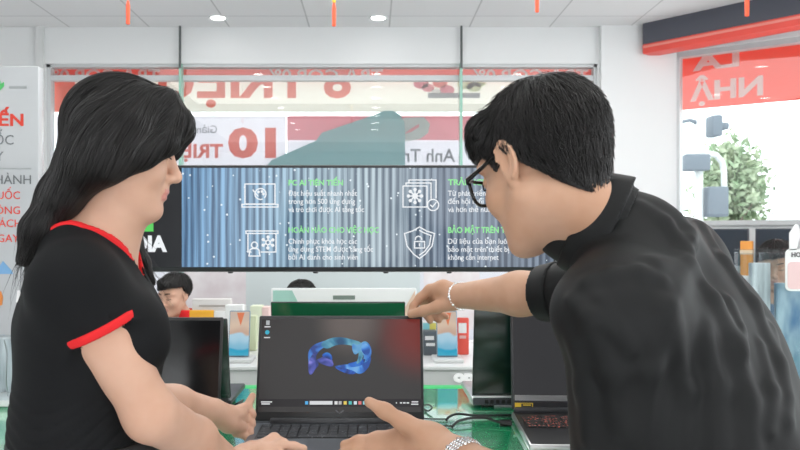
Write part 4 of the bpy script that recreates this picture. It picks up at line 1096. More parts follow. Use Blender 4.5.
# ------------------------------------------------------------------ right side shelf, monitors, acrylic holder
sh = root('wall_shelf', 'white shelf unit under the daylight window', 'shelf', (2.6, 4.9, 0))
MSf = dia(D0 + Dn * 0.02, Dd)
MB().box((0.0, -0.40, 0.0), (3.2, -0.02, 1.02), 0.006, M=MSf).build('body', M_white, sh)
MB().box((-0.02, -0.42, 1.02), (3.22, -0.02, 1.06), 0.006, M=MSf).build('shelf_top', M_white, sh)
M_mon = mat('dark_monitor_glass', (0.035, 0.045, 0.06), 0.2)
for x0, x1, lab in ((0.30, 0.585, 'dark monitor on the white shelf, partly behind the man\'s back'), (0.625, 0.86, 'dark monitor on the white shelf above the acrylic holder'), (0.90, 1.15, 'dark monitor at the outer end of the white shelf')):
    c_ = MSf @ Vector(((x0 + x1) / 2, -0.25, 1.06))
    t = root('monitor', lab, 'monitor', c_)
    MB().box((x0, -0.27, 1.12), (x1, -0.24, 1.375), 0.006, M=MSf).build('casing', M_charcoal, t)
    MB().box((x0 + 0.008, -0.273, 1.13), (x1 - 0.008, -0.268, 1.367), M=MSf).build('screen', M_mon, t)
    MB().box(((x0 + x1) / 2 - 0.02, -0.25, 1.068), ((x0 + x1) / 2 + 0.02, -0.235, 1.2), M=MSf).build('neck', M_dkgrey, t)
    MB().box(((x0 + x1) / 2 - 0.08, -0.32, 1.06), ((x0 + x1) / 2 + 0.08, -0.18, 1.070), 0.003, M=MSf).build('stand_foot', M_dkgrey, t)
# side counter with acrylic holder
sc_ = root('side_counter', 'white side counter behind the man\'s back', 'counter', (1.75, 2.3, 0))
MB().box((0.98, 2.22, 0), (2.3, 2.62, 0.82), 0.006).build('body', M_white, sc_)
MB().box((0.96, 2.20, 0.82), (2.32, 2.64, 0.85), 0.006).build('countertop', M_offwhite, sc_)
Yh = 2.35
a = at(752, 0, Yh); c = at(830, 253, Yh)
ah = root('acrylic_holder', 'clear acrylic leaflet holder on the side counter at the man\'s back', 'holder', ((a.x + c.x) / 2, Yh + 0.06, 0.85))
MB().box((a.x, Yh, 0.85), (c.x, Yh + 0.004, c.z), 0.001).build('front_sheet', M_acrylic, ah)
MB().box((a.x, Yh + 0.116, 0.85), (c.x, Yh + 0.12, c.z + 0.01), 0.001).build('back_sheet', M_acrylic, ah)
MB().box((a.x, Yh + 0.004, 0.85), (a.x + 0.004, Yh + 0.116, c.z), 0.001).build('side_sheet', M_acrylic, ah)
MB().box((a.x + 0.075, Yh + 0.004, 0.85), (a.x + 0.079, Yh + 0.116, c.z), 0.001).build('divider', M_acrylic, ah)
MB().box((a.x + 0.004, Yh + 0.004, 0.85), (c.x, Yh + 0.116, 0.856)).build('floor_sheet', M_acrylic, ah)
M_leaf1 = mat('blue_leaflet', (0.16, 0.34, 0.52), 0.35); noise_tint(M_leaf1, (0.07, 0.20, 0.38), (0.55, 0.68, 0.76), 9.0, stretch=(2, 1, 0.7))
M_leaf2 = mat('grey_leaflet', (0.55, 0.58, 0.6), 0.4); noise_tint(M_leaf2, (0.30, 0.32, 0.35), (0.80, 0.82, 0.84), 14.0, stretch=(3, 1, 0.4))
tag(MB().box((a.x + 0.010, Yh + 0.03, 0.857), (a.x + 0.070, Yh + 0.045, c.z - 0.03), 0.002).build('leaflet', M_leaf2), 'grey streaked leaflet in the first slot of the acrylic holder', 'leaflet')
tag(MB().box((a.x + 0.086, Yh + 0.03, 0.857), (a.x + 0.21, Yh + 0.045, c.z - 0.09), 0.002).build('leaflet', M_leaf1), 'blue patterned leaflet in the acrylic holder below the hanging tag', 'leaflet')
# rounded hanging tag with a rabbit-ear shape above
Yt = Yh - 0.02
tg = root('hanging_tag', 'white and pink rounded tag with dark letters clipped to the acrylic holder', 'tag', at(800, 290, Yt))
k = Yt / 800
def rr(x0, y0, x1, y1, r):
    o = []
    for cx, cy, a0 in ((x1 - r, y1 - r, 0), (x0 + r, y1 - r, 90), (x0 + r, y0 + r, 180), (x1 - r, y0 + r, 270)):
        o += [(cx + r * math.cos(math.radians(a0 + q)), cy + r * math.sin(math.radians(a0 + q))) for q in range(0, 91, 15)]
    return o
M_tagw = mat('white_tag_card', (0.82, 0.80, 0.81), 0.5)
MB().prism([(x * k, y * k) for x, y in rr(0, 0, 34, 42, 5)], 0, 0.003, M=facing(at(785, 291, Yt))).build('card', M_tagw, tg)
MB().prism([(x * k, y * k) for x, y in rr(2, 2, 32, 29, 4)], 0.003, 0.004, M=facing(at(785, 291, Yt))).build('pink_panel', mat('pink_tag_print', (0.80, 0.55, 0.56), 0.5), tg)
for x0, x1, lean in ((789, 797, 3), (800, 808, 0)):
    MB().prism([(0, 0), (7 * k, 0), ((8 + lean) * k, 16 * k), ((6 + lean) * k, 25 * k), ((3 + lean) * k, 26 * k), (0, 17 * k)], 0, 0.003, M=facing(at(x0, 250, Yt)), bev=0.0).build('ear_shape', M_tagw, tg)
lettering('lettering', 'HO', mat('dark_tag_print', (0.10, 0.09, 0.10), 0.5), tg, (791.5, 252, 801, 257), Yt - 0.004, bold=0.03, thick=0.001)
# orange box beside the monitors
t = root('gift_box', 'orange box standing on the white shelf between the dark monitors', 'box', MSf @ Vector((0.59, -0.34, 1.06)))
MB().box((0.555, -0.385, 1.06), (0.625, -0.32, 1.29), 0.004, M=MSf).build('carton', mat('orange_carton', (0.80, 0.33, 0.06), 0.5), t)
MB().box((0.553, -0.387, 1.20), (0.627, -0.318, 1.23), 0.002, M=MSf).build('ribbon_band', mat('pale_band', (0.8, 0.6, 0.4), 0.5), t)
# left: clear acrylic box on the green table
Yl = 1.93
a = at(-60, 0, Yl); c = at(14, 335, Yl)
al = root('acrylic_box', 'clear acrylic display box on the green table beside the woman\'s back', 'display box', ((a.x + c.x) / 2, Yl + 0.08, TZ))
MB().box((a.x, Yl, TZ), (c.x, Yl + 0.16, TZ + 0.016), 0.003).build('base', M_offwhite, al)
MB().box((a.x, Yl, TZ + 0.016), (c.x, Yl + 0.004, c.z)).build('front_sheet', M_acrylic, al)
MB().box((c.x - 0.004, Yl + 0.004, TZ + 0.016), (c.x, Yl + 0.16, c.z)).build('side_sheet', M_acrylic, al)
MB().tube([Vector((at(8, 0, Yl + 0.05).x, Yl + 0.05, TZ + 0.016)), at(6, 380, Yl + 0.05), at(7, 352, Yl + 0.05), at(4, 340, Yl + 0.05)], 0.002, 6).build('wire', M_silver, al)
tag(MB().box((a.x + 0.04, Yl + 0.10, TZ + 0.0165), (c.x - 0.02, Yl + 0.112, c.z - 0.02), 0.002).build('leaflet', M_leaf2), 'streaked grey leaflet inside the acrylic box on the green table', 'leaflet')

# ------------------------------------------------------------------ people
def skin(name, c, c2):
    m = mat(name, c, 0.5, spec=0.35, sss=0.12, bump=(260, 0.10, 0.0006, (1, 1, 1)))
    return noise_tint(m, c, c2, 14.0)
M_skinW = skin('light_skin', (0.60, 0.35, 0.245), (0.66, 0.405, 0.295)); M_skinM = skin('warm_skin', (0.51, 0.285, 0.18), (0.58, 0.345, 0.235))
M_lip = mat('lip_rose', (0.60, 0.25, 0.21), 0.35, sss=0.1); M_lipM = mat('lip_brown', (0.50, 0.24, 0.19), 0.45)
M_hair = mat('black_hair', (0.013, 0.0115, 0.011), 0.32, spec=0.5)
M_hair2 = mat('black_hair_underlayer', (0.008, 0.0075, 0.0075), 0.6, spec=0.3)
M_tee = mat('black_cotton', (0.0065, 0.007, 0.008), 0.8, spec=0.2, bump=(420, 0.10, 0.0006, (1, 1, 1)))
M_redtrim = mat('red_rib_trim', (0.72, 0.018, 0.022), 0.75, spec=0.3)
M_shirt = mat('charcoal_black_shirt_cloth', (0.0062, 0.0068, 0.0072), 0.6, spec=0.26, bump=(380, 0.08, 0.0006, (1, 1, 1)))
M_trou = mat('black_trouser_cloth', (0.016, 0.016, 0.018), 0.9, spec=0.2)
M_shoe = mat('black_shoe', (0.015, 0.015, 0.015), 0.4)
M_frameb = mat('black_glasses_frame', (0.008, 0.008, 0.008), 0.25)
M_lens = glass_mat('spectacle_lens', (0.97, 0.98, 0.98), 1.3)
M_chain = mat('silver_chain', (0.75, 0.75, 0.76), 0.2, metal=1.0)

def axis_d(p, d):
    p = np.array(p, np.float32); d = np.array(d, np.float32); d /= np.linalg.norm(d)
    return lambda X, Y, Z: (X - p[0]) * d[0] + (Y - p[1]) * d[1] + (Z - p[2]) * d[2]
def fingers(G, spec, k=0.007):
    for pts, rs in spec: chain(G, [at(*p) for p in pts], rs, k)
def brows(L, s, parent, male=False):
    for q in (1, -1):
        pts = [L(0.0885, q * 0.012, 0.032), L(0.0865, q * 0.026, 0.037), L(0.076, q * 0.041, 0.036), L(0.064, q * 0.050, 0.030)]
        MB().tube([Vector(p) for p in pts], [0.0022 * s, 0.0028 * s, 0.0022 * s, 0.0008 * s], 8).build('eyebrow', M_hair2, parent)
        pts = [L(0.0835, q * 0.019, 0.004), L(0.0862, q * 0.026, 0.0025), L(0.0845, q * 0.036, 0.0025), L(0.0765, q * 0.0445, 0.006)]
        MB().tube([Vector(p) for p in pts], 0.0012 * s, 6).build('eyelash', M_hair2, parent)
def lower_body(parent, hip, yaw_f, feet, waist_z, rh=(0.115, 0.155, 0.12), belt=True, mt=None):
    """trousers and shoes down to the floor"""
    hip = Vector(hip); R = frame((yaw_f[0], yaw_f[1], 0))
    lo = [min(hip.x, feet[0][0], feet[1][0]) - 0.24, min(hip.y, feet[0][1], feet[1][1]) - 0.26, 0.0]; hi = [max(hip.x, feet[0][0], feet[1][0]) + 0.26, max(hip.y, feet[0][1], feet[1][1]) + 0.26, waist_z + 0.05]
    g = Grid(lo, hi, 0.009)
    g.add(ell(hip, rh, R), 0.02)
    left = Vector(R[:, 1])
    for sgn_, ft in ((1, feet[0]), (-1, feet[1])):
        a_ = hip + left * 0.075 * sgn_ + Vector((0, 0, -0.06)); an = Vector((ft[0], ft[1], 0.09)); kn = (a_ + an) / 2 + Vector((R[0, 0], R[1, 0], 0)) * 0.03
        g.add(cone(a_, kn, 0.088, 0.062), 0.05); g.add(cone(kn, an, 0.062, 0.05), 0.02)
    g.a = np.maximum(g.a, g.full(lambda X, Y, Z: (Z - waist_z) + 0 * X + 0 * Y))
    g.build('trousers', mt or M_trou, parent, 2)
    for ft in feet:
        s_ = Grid([ft[0] - 0.2, ft[1] - 0.2, -0.01], [ft[0] + 0.2, ft[1] + 0.2, 0.14], 0.008)
        fx = Vector((R[0, 0], R[1, 0], 0)); c_ = Vector((ft[0], ft[1], 0))
        s_.add(cone(c_ + fx * -0.05 + Vector((0, 0, 0.045)), c_ + fx * 0.12 + Vector((0, 0, 0.035)), 0.042, 0.038), 0.01); s_.add(cone(c_ + Vector((0, 0, 0.05)), c_ + Vector((0, 0, 0.10)), 0.04, 0.042), 0.02)
        s_.a = np.maximum(s_.a, s_.full(lambda X, Y, Z: -Z + 0.001 + 0 * X + 0 * Y))
        s_.build('shoe', M_shoe, parent, 1)

# ================================================================== the woman
wp = root('person', 'long-haired woman in a black tee with red trim, hands on the swirl-screen laptop', 'person', (-0.44, 1.22, 0))
fW = Vector((0.945, 0.20, -0.23)); RW = frame(fW); sW = 0.90
CW = at(122, 149.5, 1.25)
G = Grid((-0.67, 0.95, 0.86), (-0.08, 1.74, 1.66), 0.003)
T = G.like(); AR = G.like()
# torso (clothed outline)
Tp = lambda px, py, Y: at(px, py, Y)
T.add(ell(Tp(92, 330, 1.245), (0.100, 0.145, 0.130)), 0.02)
for y_ in (1.175, 1.315): T.add(ell(Tp(133, 337, y_), (0.054, 0.056, 0.060)), 0.05)
T.add(ell(Tp(87, 395, 1.25), (0.096, 0.122, 0.13)), 0.05)
T.add(ell(Tp(85, 455, 1.25), (0.102, 0.140, 0.12)), 0.06)
shR, shL = Tp(75, 283, 1.125), Tp(96, 270, 1.385)
nb = Tp(90, 245, 1.25)
T.add(cone(nb + Vector((-0.01, 0, -0.02)), shR + Vector((0, 0.012, 0)), 0.050, 0.052), 0.05); T.add(cone(nb + Vector((-0.01, 0, -0.02)), shL, 0.050, 0.048), 0.05)
T.add(cone(nb + Vector((0.0, 0, -0.03)), nb + (Tp(124, 190, 1.25) - nb) * 0.6, 0.057, 0.0535), 0.03)
T.add(cone(Tp(68, 241, 1.25), Tp(70, 246, 1.17), 0.030, 0.030), 0.04)
T.add(cone(Tp(62, 262, 1.25), Tp(56, 320, 1.25), 0.044, 0.050), 0.05)
elR, wrR = Tp(151, 415, 1.165), Tp(230, 463, 1.385)
elL, wrL = Tp(132, 398, 1.385), Tp(214, 411, 1.545)
AR.add(cone(shR, elR, 0.058, 0.040), 0.02)
AL = G.like(); AL.add(cone(shL, elL, 0.047, 0.036), 0.02)
def smin_arr(a, b, k):
    h = np.maximum(k - np.abs(a - b), 0) / k
    return np.minimum(a, b) - h * h * k * 0.25
# the body, one continuous surface
G.a = smin_arr(smin_arr(T.a, AR.a, 0.006), AL.a, 0.006) + 0.0055
G.add(cone(nb + Vector((0.0, 0, -0.03)), Tp(124, 190, 1.25), 0.053, 0.046), 0.03)
LW = head(G, CW, RW, sW, cran=(0.084, 0.070, 0.074))
chain(G, [elR, (elR + wrR) / 2 + Vector((0, 0, 0.002)), wrR], [0.039, 0.0345, 0.0235], 0.02)
chain(G, [elL, (elL + wrL) / 2, wrL], [0.037, 0.033, 0.0235], 0.02)
# near hand, on the keyboard deck
fingers(G, [
    ([(230, 463, 1.385), (245, 455, 1.42), (258, 449, 1.45)], [0.023, 0.020, 0.0135]),
    ([(230, 463, 1.385), (247, 462, 1.415), (260, 459, 1.435)], [0.022, 0.019, 0.013]),
    ([(258, 447, 1.456), (274, 438, 1.486), (284, 443.5, 1.490), (291, 449, 1.480)], [0.0115, 0.0095, 0.0082, 0.007]),
    ([(261, 452, 1.448), (280, 444.5, 1.470), (294, 446.5, 1.473), (304, 448.5, 1.472)], [0.0115, 0.0092, 0.0082, 0.007]),
    ([(261, 458, 1.44), (279, 455, 1.452), (292, 458, 1.452), (301, 461, 1.45)], [0.011, 0.009, 0.008, 0.007]),
    ([(260, 463, 1.43), (270, 464, 1.432), (279, 466, 1.432), (286, 467, 1.43)], [0.010, 0.008, 0.0072, 0.0065]),
    ([(238, 456, 1.41), (250, 447, 1.455), (262, 445, 1.478), (271, 448, 1.482)], [0.012, 0.010, 0.0085, 0.0072])])
# far hand, holding the laptop's side
fingers(G, [
    ([(214, 411, 1.545), (229, 417, 1.575), (241, 414, 1.60)], [0.024, 0.022, 0.013]),
    ([(214, 411, 1.545), (229, 423, 1.57), (241, 428, 1.59)], [0.024, 0.021, 0.013]),
    ([(222, 411, 1.565), (236, 412, 1.595), (247.5, 406, 1.625), (252.5, 396, 1.635)], [0.016, 0.0125, 0.0095, 0.0075]),
    ([(240, 411, 1.60), (247, 409, 1.622), (251.5, 412, 1.622), (253.5, 415, 1.615)], [0.0105, 0.0088, 0.0080, 0.0068]),
    ([(240, 419, 1.597), (247, 418.5, 1.615), (251.5, 421.5, 1.613), (253, 424.5, 1.605)], [0.0105, 0.0088, 0.0080, 0.0068]),
    ([(239, 427, 1.590), (246, 427.5, 1.604), (250, 430, 1.601), (251, 433, 1.594)], [0.0100, 0.0084, 0.0078, 0.0066]),
    ([(236, 433, 1.583), (243, 435, 1.590), (247, 437.5, 1.587), (247.5, 440, 1.582)], [0.0092, 0.0078, 0.0072, 0.0063])], 0.0025)
G.a = np.maximum(G.a, G.full(lambda X, Y, Z: 0.93 - Z + 0 * X + 0 * Y - 10 * (X > -0.30)))
body = G.build('body', [M_skinW, M_lip], wp, 1, lip_fn(CW, RW, sW))
brows(LW, sW, body)
# tee: neckline plane, cuff planes, waist
crl = 0.0
nP = Tp(106, 243, 1.25); nN = Vector((0.535, 0.0, 0.845))
fneck = axis_d(nP, nN)
nax = cone(nb + Vector((0.012, 0, -0.10)), nb + Vector((0.012, 0, 0.12)), 0.092, 0.092)
def necksd(g):
    pl = g.full(fneck); cy = g.ev(nax[0], (slice(None),) * 3)
    # V: the plane dips towards the chest centre line
    P0 = Tp(66, 219, 1.25); dd = Vector((0.82, 0, -0.57)); u = g.full(axis_d(P0, dd))
    wv_ = np.clip(0.080 * (1.0 - np.clip((u - 0.055) / 0.105, 0, 2)), -0.05, 1)
    yy = g.full(lambda X, Y, Z: np.abs(Y - 1.25) + 0 * X + 0 * Z) - wv_
    dip = np.clip((u - 0.04) / 0.10, 0, 1) * 0.035
    return np.maximum(np.maximum(-(pl + dip), yy), -0.05 - u)   # negative inside the opening
cufR = Tp(100, 331, 1.14); dR = (elR - shR).normalized(); dR = Vector((dR.x - 0.03, dR.y, dR.z)).normalized()
cufL = shL + (elL - shL) * 0.45; dL = (elL - shL).normalized()
fR = axis_d(cufR, dR); fL = axis_d(cufL, dL)
zw = Tp(0, 433, 1.25).z
FO = G.full(lambda X, Y, Z: folds(X, Y, Z, 3, (10, 10, 26), 0.0026))
low = G.full(lambda X, Y, Z: np.clip((1.16 - Z) / 0.10, 0, 1) + 0 * X + 0 * Y)
BUN = G.full(lambda X, Y, Z: 0.004 * np.sin((Z - 0.3 * X + 0.12 * np.sin(9 * Y)) * 170)) * np.clip(low - 0.35, 0, 1)
op = necksd(G)
sdR = G.full(fR); sdL = G.full(fL)
tee = np.maximum(AR.a - 0.003, sdR)
S = G.like(); S.a = smin_arr(smin_arr(T.a, tee, 0.03), np.maximum(AL.a - 0.003, sdL), 0.03) + FO * (1 - np.clip(low, 0, 1) * 0.6) - np.abs(BUN)
S.a = np.maximum(np.maximum(S.a, -op), G.full(lambda X, Y, Z: zw - Z + 0 * X + 0 * Y))
# hollow sleeve mouth
S.a = np.maximum(S.a, -np.maximum(np.maximum(AR.a + 0.003, -sdR - 0.02), sdR - 0.004))
shirt = S.build('t_shirt', M_tee, wp, 1)
cf = G.like(); cf.a = np.maximum(np.maximum(AR.a - 0.0055, np.abs(sdR + 0.006) - 0.0068), -(AR.a + 0.003)); cf.build('cuff', M_redtrim, shirt, 1)
cf.a = np.maximum(np.maximum(AL.a - 0.0065, np.abs(sdL + 0.012) - 0.0115), -(AL.a + 0.003)); cf.build('cuff', M_redtrim, shirt, 1)
cf.a = np.maximum(np.maximum(np.maximum(S.a * 0 + smin_arr(T.a, AR.a, 0.03) - 0.0028, np.abs(op - 0.0055) - 0.0056), -(T.a + 0.012)), G.full(lambda X, Y, Z: 1.2 - Z + 0 * X + 0 * Y)); cf.build('collar', M_redtrim, shirt, 1)
lg_ = at(18, 300, 1.10)
MB().prism([(-0.004, -0.008), (0.004, -0.008), (0.002, 0.010), (-0.002, 0.010)], 0, 0.0015, M=facing(at(19, 297, 1.2), 1.0)).build('sleeve_emblem', M_text_w, shirt)
# belt and lower body
hipW = (Tp(84, 0, 1.25).x, 1.25, 0.92)
bl = G.like(); bl.a = np.maximum(T.a - 0.002, np.abs(G.full(lambda X, Y, Z: Z - (zw - 0.022) + 0 * X + 0 * Y)) - 0.022); bl.build('waistband', mat('black_waistband', (0.022, 0.022, 0.023), 0.7), wp, 1)
lower_body(wp, hipW, (0.95, 0.2), ((hipW[0] + 0.02, 1.34), (hipW[0] + 0.0, 1.15)), zw - 0.02, (0.108, 0.142, 0.24))
# hair
HG = Grid((-0.70, 1.05, 1.18), (-0.20, 1.46, 1.68), 0.0035)
HL = lambda x, y, z: CW + sW * Vector(RW[:, 0] * x + RW[:, 1] * y + RW[:, 2] * z)
HG.add(ell(HL(-0.012, 0, 0.040), np.array((0.098, 0.086, 0.088)) * sW, RW), 0.02)
for q in (-1, 1):
    chain(HG, [HL(0.055, q * 0.020, 0.100), HL(0.084, q * 0.036, 0.062), HL(0.074, q * 0.056, 0.026), HL(0.040, q * 0.070, -0.004), HL(-0.005, q * 0.078, -0.045)], [0.020, 0.019, 0.014, 0.018, 0.020], 0.02)
    chain(HG, [HL(0.0, q * 0.068, 0.04), HL(-0.015, q * 0.072, -0.015), HL(-0.045, q * 0.062, -0.055)], [0.026, 0.026, 0.024], 0.025)
for y_, sx in ((1.19, 0), (1.25, -3), (1.31, 0)):
    chain(HG, [at(98 + sx, 130, y_), at(85 + sx, 162, y_), at(62 + sx, 195, y_), at(39 + sx, 230, y_ - 0.01), at(25 + sx, 260, y_ - 0.02)], [0.039, 0.034, 0.027, 0.019, 0.007], 0.022)
chain(HG, [at(122, 190, 1.315), at(128, 215, 1.325), at(134, 240, 1.335), at(143, 262, 1.335), at(152, 282, 1.335)], [0.018, 0.013, 0.009, 0.007, 0.004], 0.015)
hv, hq = HG.mesh(1)
hair = link_mesh('hair', np_mesh('hair', hv, hq), M_hair2, wp)
Rv = hv[rng.integers(0, len(hv), 5200)]
loc = (Rv - np.array(CW)) @ RW / sW
def flowW(P, i):
    q = (P - np.array(CW)) @ RW / sW
    v = np.zeros_like(P); v[:, 2] = -1.0
    v[:, 0] = np.where(q[:, 2] > 0.0, -0.75, np.where(q[:, 0] > 0.02, -0.55, -0.42))
    fr = q[:, 0] > 0.075; v[fr, 0] = -0.25
    far = (P[:, 1] > 1.30) & (P[:, 0] > at(120, 0, 1.32).x) & (P[:, 2] < 1.42); v[far, 0] = 0.35
    return v
up = loc[:, 2] > -0.02
V1 = strands(HG, Rv[up][:3600], flowW, 30, 0.007, rng.uniform(-0.001, 0.0028, up.sum())[:3600], rng.uniform(0.0005, 0.0010, up.sum())[:3600], wob=0.05)
lowr = ~up
V2 = strands(HG, Rv[lowr], flowW, 18, 0.006, rng.uniform(-0.001, 0.003, lowr.sum()), rng.uniform(0.0005, 0.0009, lowr.sum()), wob=0.05)
# loose tips
k_ = (hv[:, 2] < at(0, 225, 1.2).z); tips = hv[k_][rng.integers(0, k_.sum(), 170)]
V3p = []
for p0 in tips:
    d0 = Vector((rng.normal(-0.25, 0.18), rng.normal(0, 0.12), -1)) if p0[0] < at(110, 0, 1.25).x else Vector((rng.normal(0.35, 0.22), rng.normal(0, 0.1), -1))
    d0.normalize(); ln = rng.uniform(0.03, 0.085); c0 = Vector(p0)
    side = d0.cross(Vector((0, 1, 0))).normalized(); r_ = rng.uniform(0.0003, 0.0006); n = 7
    rows = []
    for j in range(n):
        t_ = j / (n - 1); ctr = c0 + d0 * ln * t_ + side * 0.012 * t_ * t_ * rng.uniform(0.6, 1.0)
        rr_ = r_ * (1 - 0.9 * t_); rows.append([ctr + side * rr_, ctr + Vector((0, -1, 0)) * rr_, ctr - side * rr_])
    V3p.append(rows)
V3 = np.array([[[list(v) for v in row] for row in s_] for s_ in V3p]); n3 = V3.shape[1]
b3 = (np.arange(len(V3))[:, None] * n3 + np.arange(n3 - 1)[None, :]) * 3
F3 = np.concatenate([np.stack([b3 + k, b3 + (k + 1) % 3, b3 + 3 + (k + 1) % 3, b3 + 3 + k], -1).reshape(-1, 4) for k in range(3)])
V, F = merge_np([V1, V2, (V3.reshape(-1, 3), F3)])
st_ = link_mesh('loose_hair', np_mesh('loose_hair', V, F), M_hair, hair)
del G, T, AR, AL, S, cf, bl, FO, BUN, low, op, sdR, sdL, tee, HG

# ================================================================== the man
mp_ = root('person', 'man in a black shirt and black-rimmed glasses leaning in to touch the laptop screen', 'person', (0.52, 1.02, 0))
fM = Vector((-0.56, 0.735, -0.38)); RM = frame(fM); sM = 0.97
CM = at(541, 168, 1.12)
G = Grid((-0.09, 0.78, 0.90), (0.76, 1.84, 1.58), 0.0033)
T = G.like(); AL = G.like(); AR = G.like()
shL, shR = at(622, 316, 0.975), at(680, 262, 1.28)
colC = at(577, 218, 1.12); nup = Vector((-0.88, 0.24, 0.40)).normalized(); nbM = colC - nup * 0.062
ax = (shR - shL).normalized()
mid = (shL + shR) / 2
T.add(cone(nbM + Vector((0.028, 0, -0.020)), shL, 0.055, 0.070), 0.05); T.add(cone(nbM + Vector((0.028, 0, -0.020)), shR, 0.055, 0.066), 0.05)
for q, rr_ in ((-1, 0.115), (1, 0.115)):
    T.add(cone(mid + ax * 0.065 * q + Vector((0.025, 0.0, -0.075)), mid + ax * 0.045 * q + Vector((0.135, -0.045, -0.33)), rr_, 0.118), 0.06)
elL, wrL = at(626, 545, 1.035), at(458, 456, 1.275)
elR, wrR = at(566, 292, 1.50), at(457, 296, 1.70)
AL.add(cone(shL, elL, 0.072, 0.056), 0.02)
AR.add(cone(shR, elR, 0.068, 0.050), 0.02)
FAL = G.like(); chain(FAL, [elL, elL * 0.55 + wrL * 0.45, wrL], [0.045, 0.043, 0.028], 0.02)
FAR = G.like(); chain(FAR, [elR, elR * 0.6 + wrR * 0.4, wrR], [0.044, 0.0415, 0.0255], 0.02)
G.a = smin_arr(smin_arr(T.a, AR.a, 0.03), AL.a, 0.03) + 0.010
G.add(cone(nbM + Vector((0.0, 0, 0)), Vector(CM) + Vector(RM[:, 0]) * -0.022 + Vector(RM[:, 2]) * -0.055, 0.057, 0.055), 0.03)
LM = head(G, CM, RM, sM, male=True)
G.a = smin_arr(smin_arr(G.a, FAL.a, 0.02), FAR.a, 0.02)
# pinching hand at the screen's corner
fingers(G, [
    ([(457, 296, 1.70), (443, 290, 1.722), (430, 290, 1.735)], [0.0255, 0.022, 0.0125]),
    ([(457, 298, 1.70), (444, 299, 1.725), (434, 301, 1.755)], [0.0245, 0.021, 0.013]),
    ([(430, 290, 1.735), (420, 298, 1.742), (413.5, 306, 1.742), (411, 312.5, 1.742)], [0.0125, 0.0100, 0.0085, 0.0075]),
    ([(452, 303, 1.695), (437, 307, 1.705), (423, 311, 1.718), (411, 314.5, 1.731)], [0.017, 0.0130, 0.0115, 0.0085]),
    ([(433, 294, 1.752), (424, 303, 1.785), (425, 313, 1.792), (430, 321, 1.782)], [0.0122, 0.0098, 0.0086, 0.0075]),
    ([(436, 299, 1.760), (430, 308, 1.795), (434, 316, 1.795), (439, 320.5, 1.785)], [0.0118, 0.0092, 0.0082, 0.0072]),
    ([(440, 303, 1.760), (438, 311, 1.790), (442, 315, 1.790), (447, 317, 1.782)], [0.0108, 0.0082, 0.0074, 0.0066])], 0.006)
# open gesturing hand in front of the keyboard
fingers(G, [
    ([(458, 456, 1.275), (430, 440, 1.325), (406, 434, 1.36)], [0.028, 0.027, 0.0165]),
    ([(458, 460, 1.275), (430, 452, 1.32), (404, 447, 1.355)], [0.027, 0.026, 0.016]),
    ([(458, 464, 1.275), (430, 464, 1.315), (404, 460, 1.35)], [0.027, 0.024, 0.015]),
    ([(406, 434, 1.36), (378, 438.5, 1.39), (359, 441.5, 1.402), (344, 444.5, 1.408)], [0.0140, 0.0112, 0.0098, 0.0078]),
    ([(404, 446, 1.355), (374, 451, 1.382), (354, 453, 1.392), (338, 455, 1.396)], [0.0140, 0.0112, 0.0098, 0.0078]),
    ([(403, 458, 1.348), (375, 464, 1.37), (358, 466, 1.378), (344, 467, 1.382)], [0.0130, 0.0102, 0.0092, 0.0075]),
    ([(404, 468, 1.34), (382, 474, 1.355), (370, 475, 1.36), (360, 475, 1.362)], [0.0118, 0.0090, 0.0080, 0.0068]),
    ([(436, 438, 1.31), (404, 423, 1.335), (385, 411, 1.348), (369, 402, 1.355)], [0.020, 0.0142, 0.0122, 0.0090])], 0.012)
bodyM = G.build('body', [M_skinM, M_lipM], mp_, 1, lip_fn(CM, RM, sM))
brows(LM, sM, bodyM, True)
# shirt
CREASE = [[(655, 262), (690, 270), (712, 300), (735, 345), (748, 400), (752, 448)], [(700, 225), (722, 262), (752, 305), (776, 362), (788, 420)], [(690, 232), (684, 265), (668, 310), (650, 370), (640, 440)],
          [(735, 262), (770, 330), (785, 395)], [(705, 330), (716, 385), (718, 448)], [(590, 330), (612, 372), (622, 430)], [(575, 345), (585, 390), (590, 440)], [(676, 330), (684, 390), (680, 448)]]
CREASE2 = [[(585, 282), (612, 274), (640, 272), (662, 280)], [(683, 206), (690, 222), (692, 240)], [(640, 205), (665, 222), (690, 250)], [(600, 300), (618, 330), (630, 350)], [(728, 300), (740, 330), (745, 352)], [(760, 345), (772, 390), (770, 430)], [(570, 300), (590, 316), (606, 322)]]
FO = G.full(lambda X, Y, Z: folds(X, Y, Z, 8, (9, 9, 16), 0.0050)) + G.full(lambda X, Y, Z: folds(X, Y, Z, 21, (22, 22, 10), 0.0016))
cR = elR * 0.80 + wrR * 0.20; dR = (wrR - elR).normalized(); sdR = G.full(axis_d(cR, dR))
dL = (wrL - elL).normalized(); sdL = G.full(axis_d(elL * 0.75 + wrL * 0.25, dL))
slR = G.like(); slR.a = smin_arr(AR.a, FAR.a - 0.008, 0.02); slL = G.like(); slL.a = smin_arr(AL.a, FAL.a - 0.010, 0.02)
S = G.like(); S.a = smin_arr(smin_arr(T.a, np.maximum(slR.a, sdR), 0.035), np.maximum(slL.a, sdL), 0.022) + FO
NK = G.ev(cone(nbM + Vector((0.005, 0, -0.015)), colC, 0.069, 0.066)[0], (slice(None),) * 3)
S.a = smin_arr(S.a, NK, 0.03)
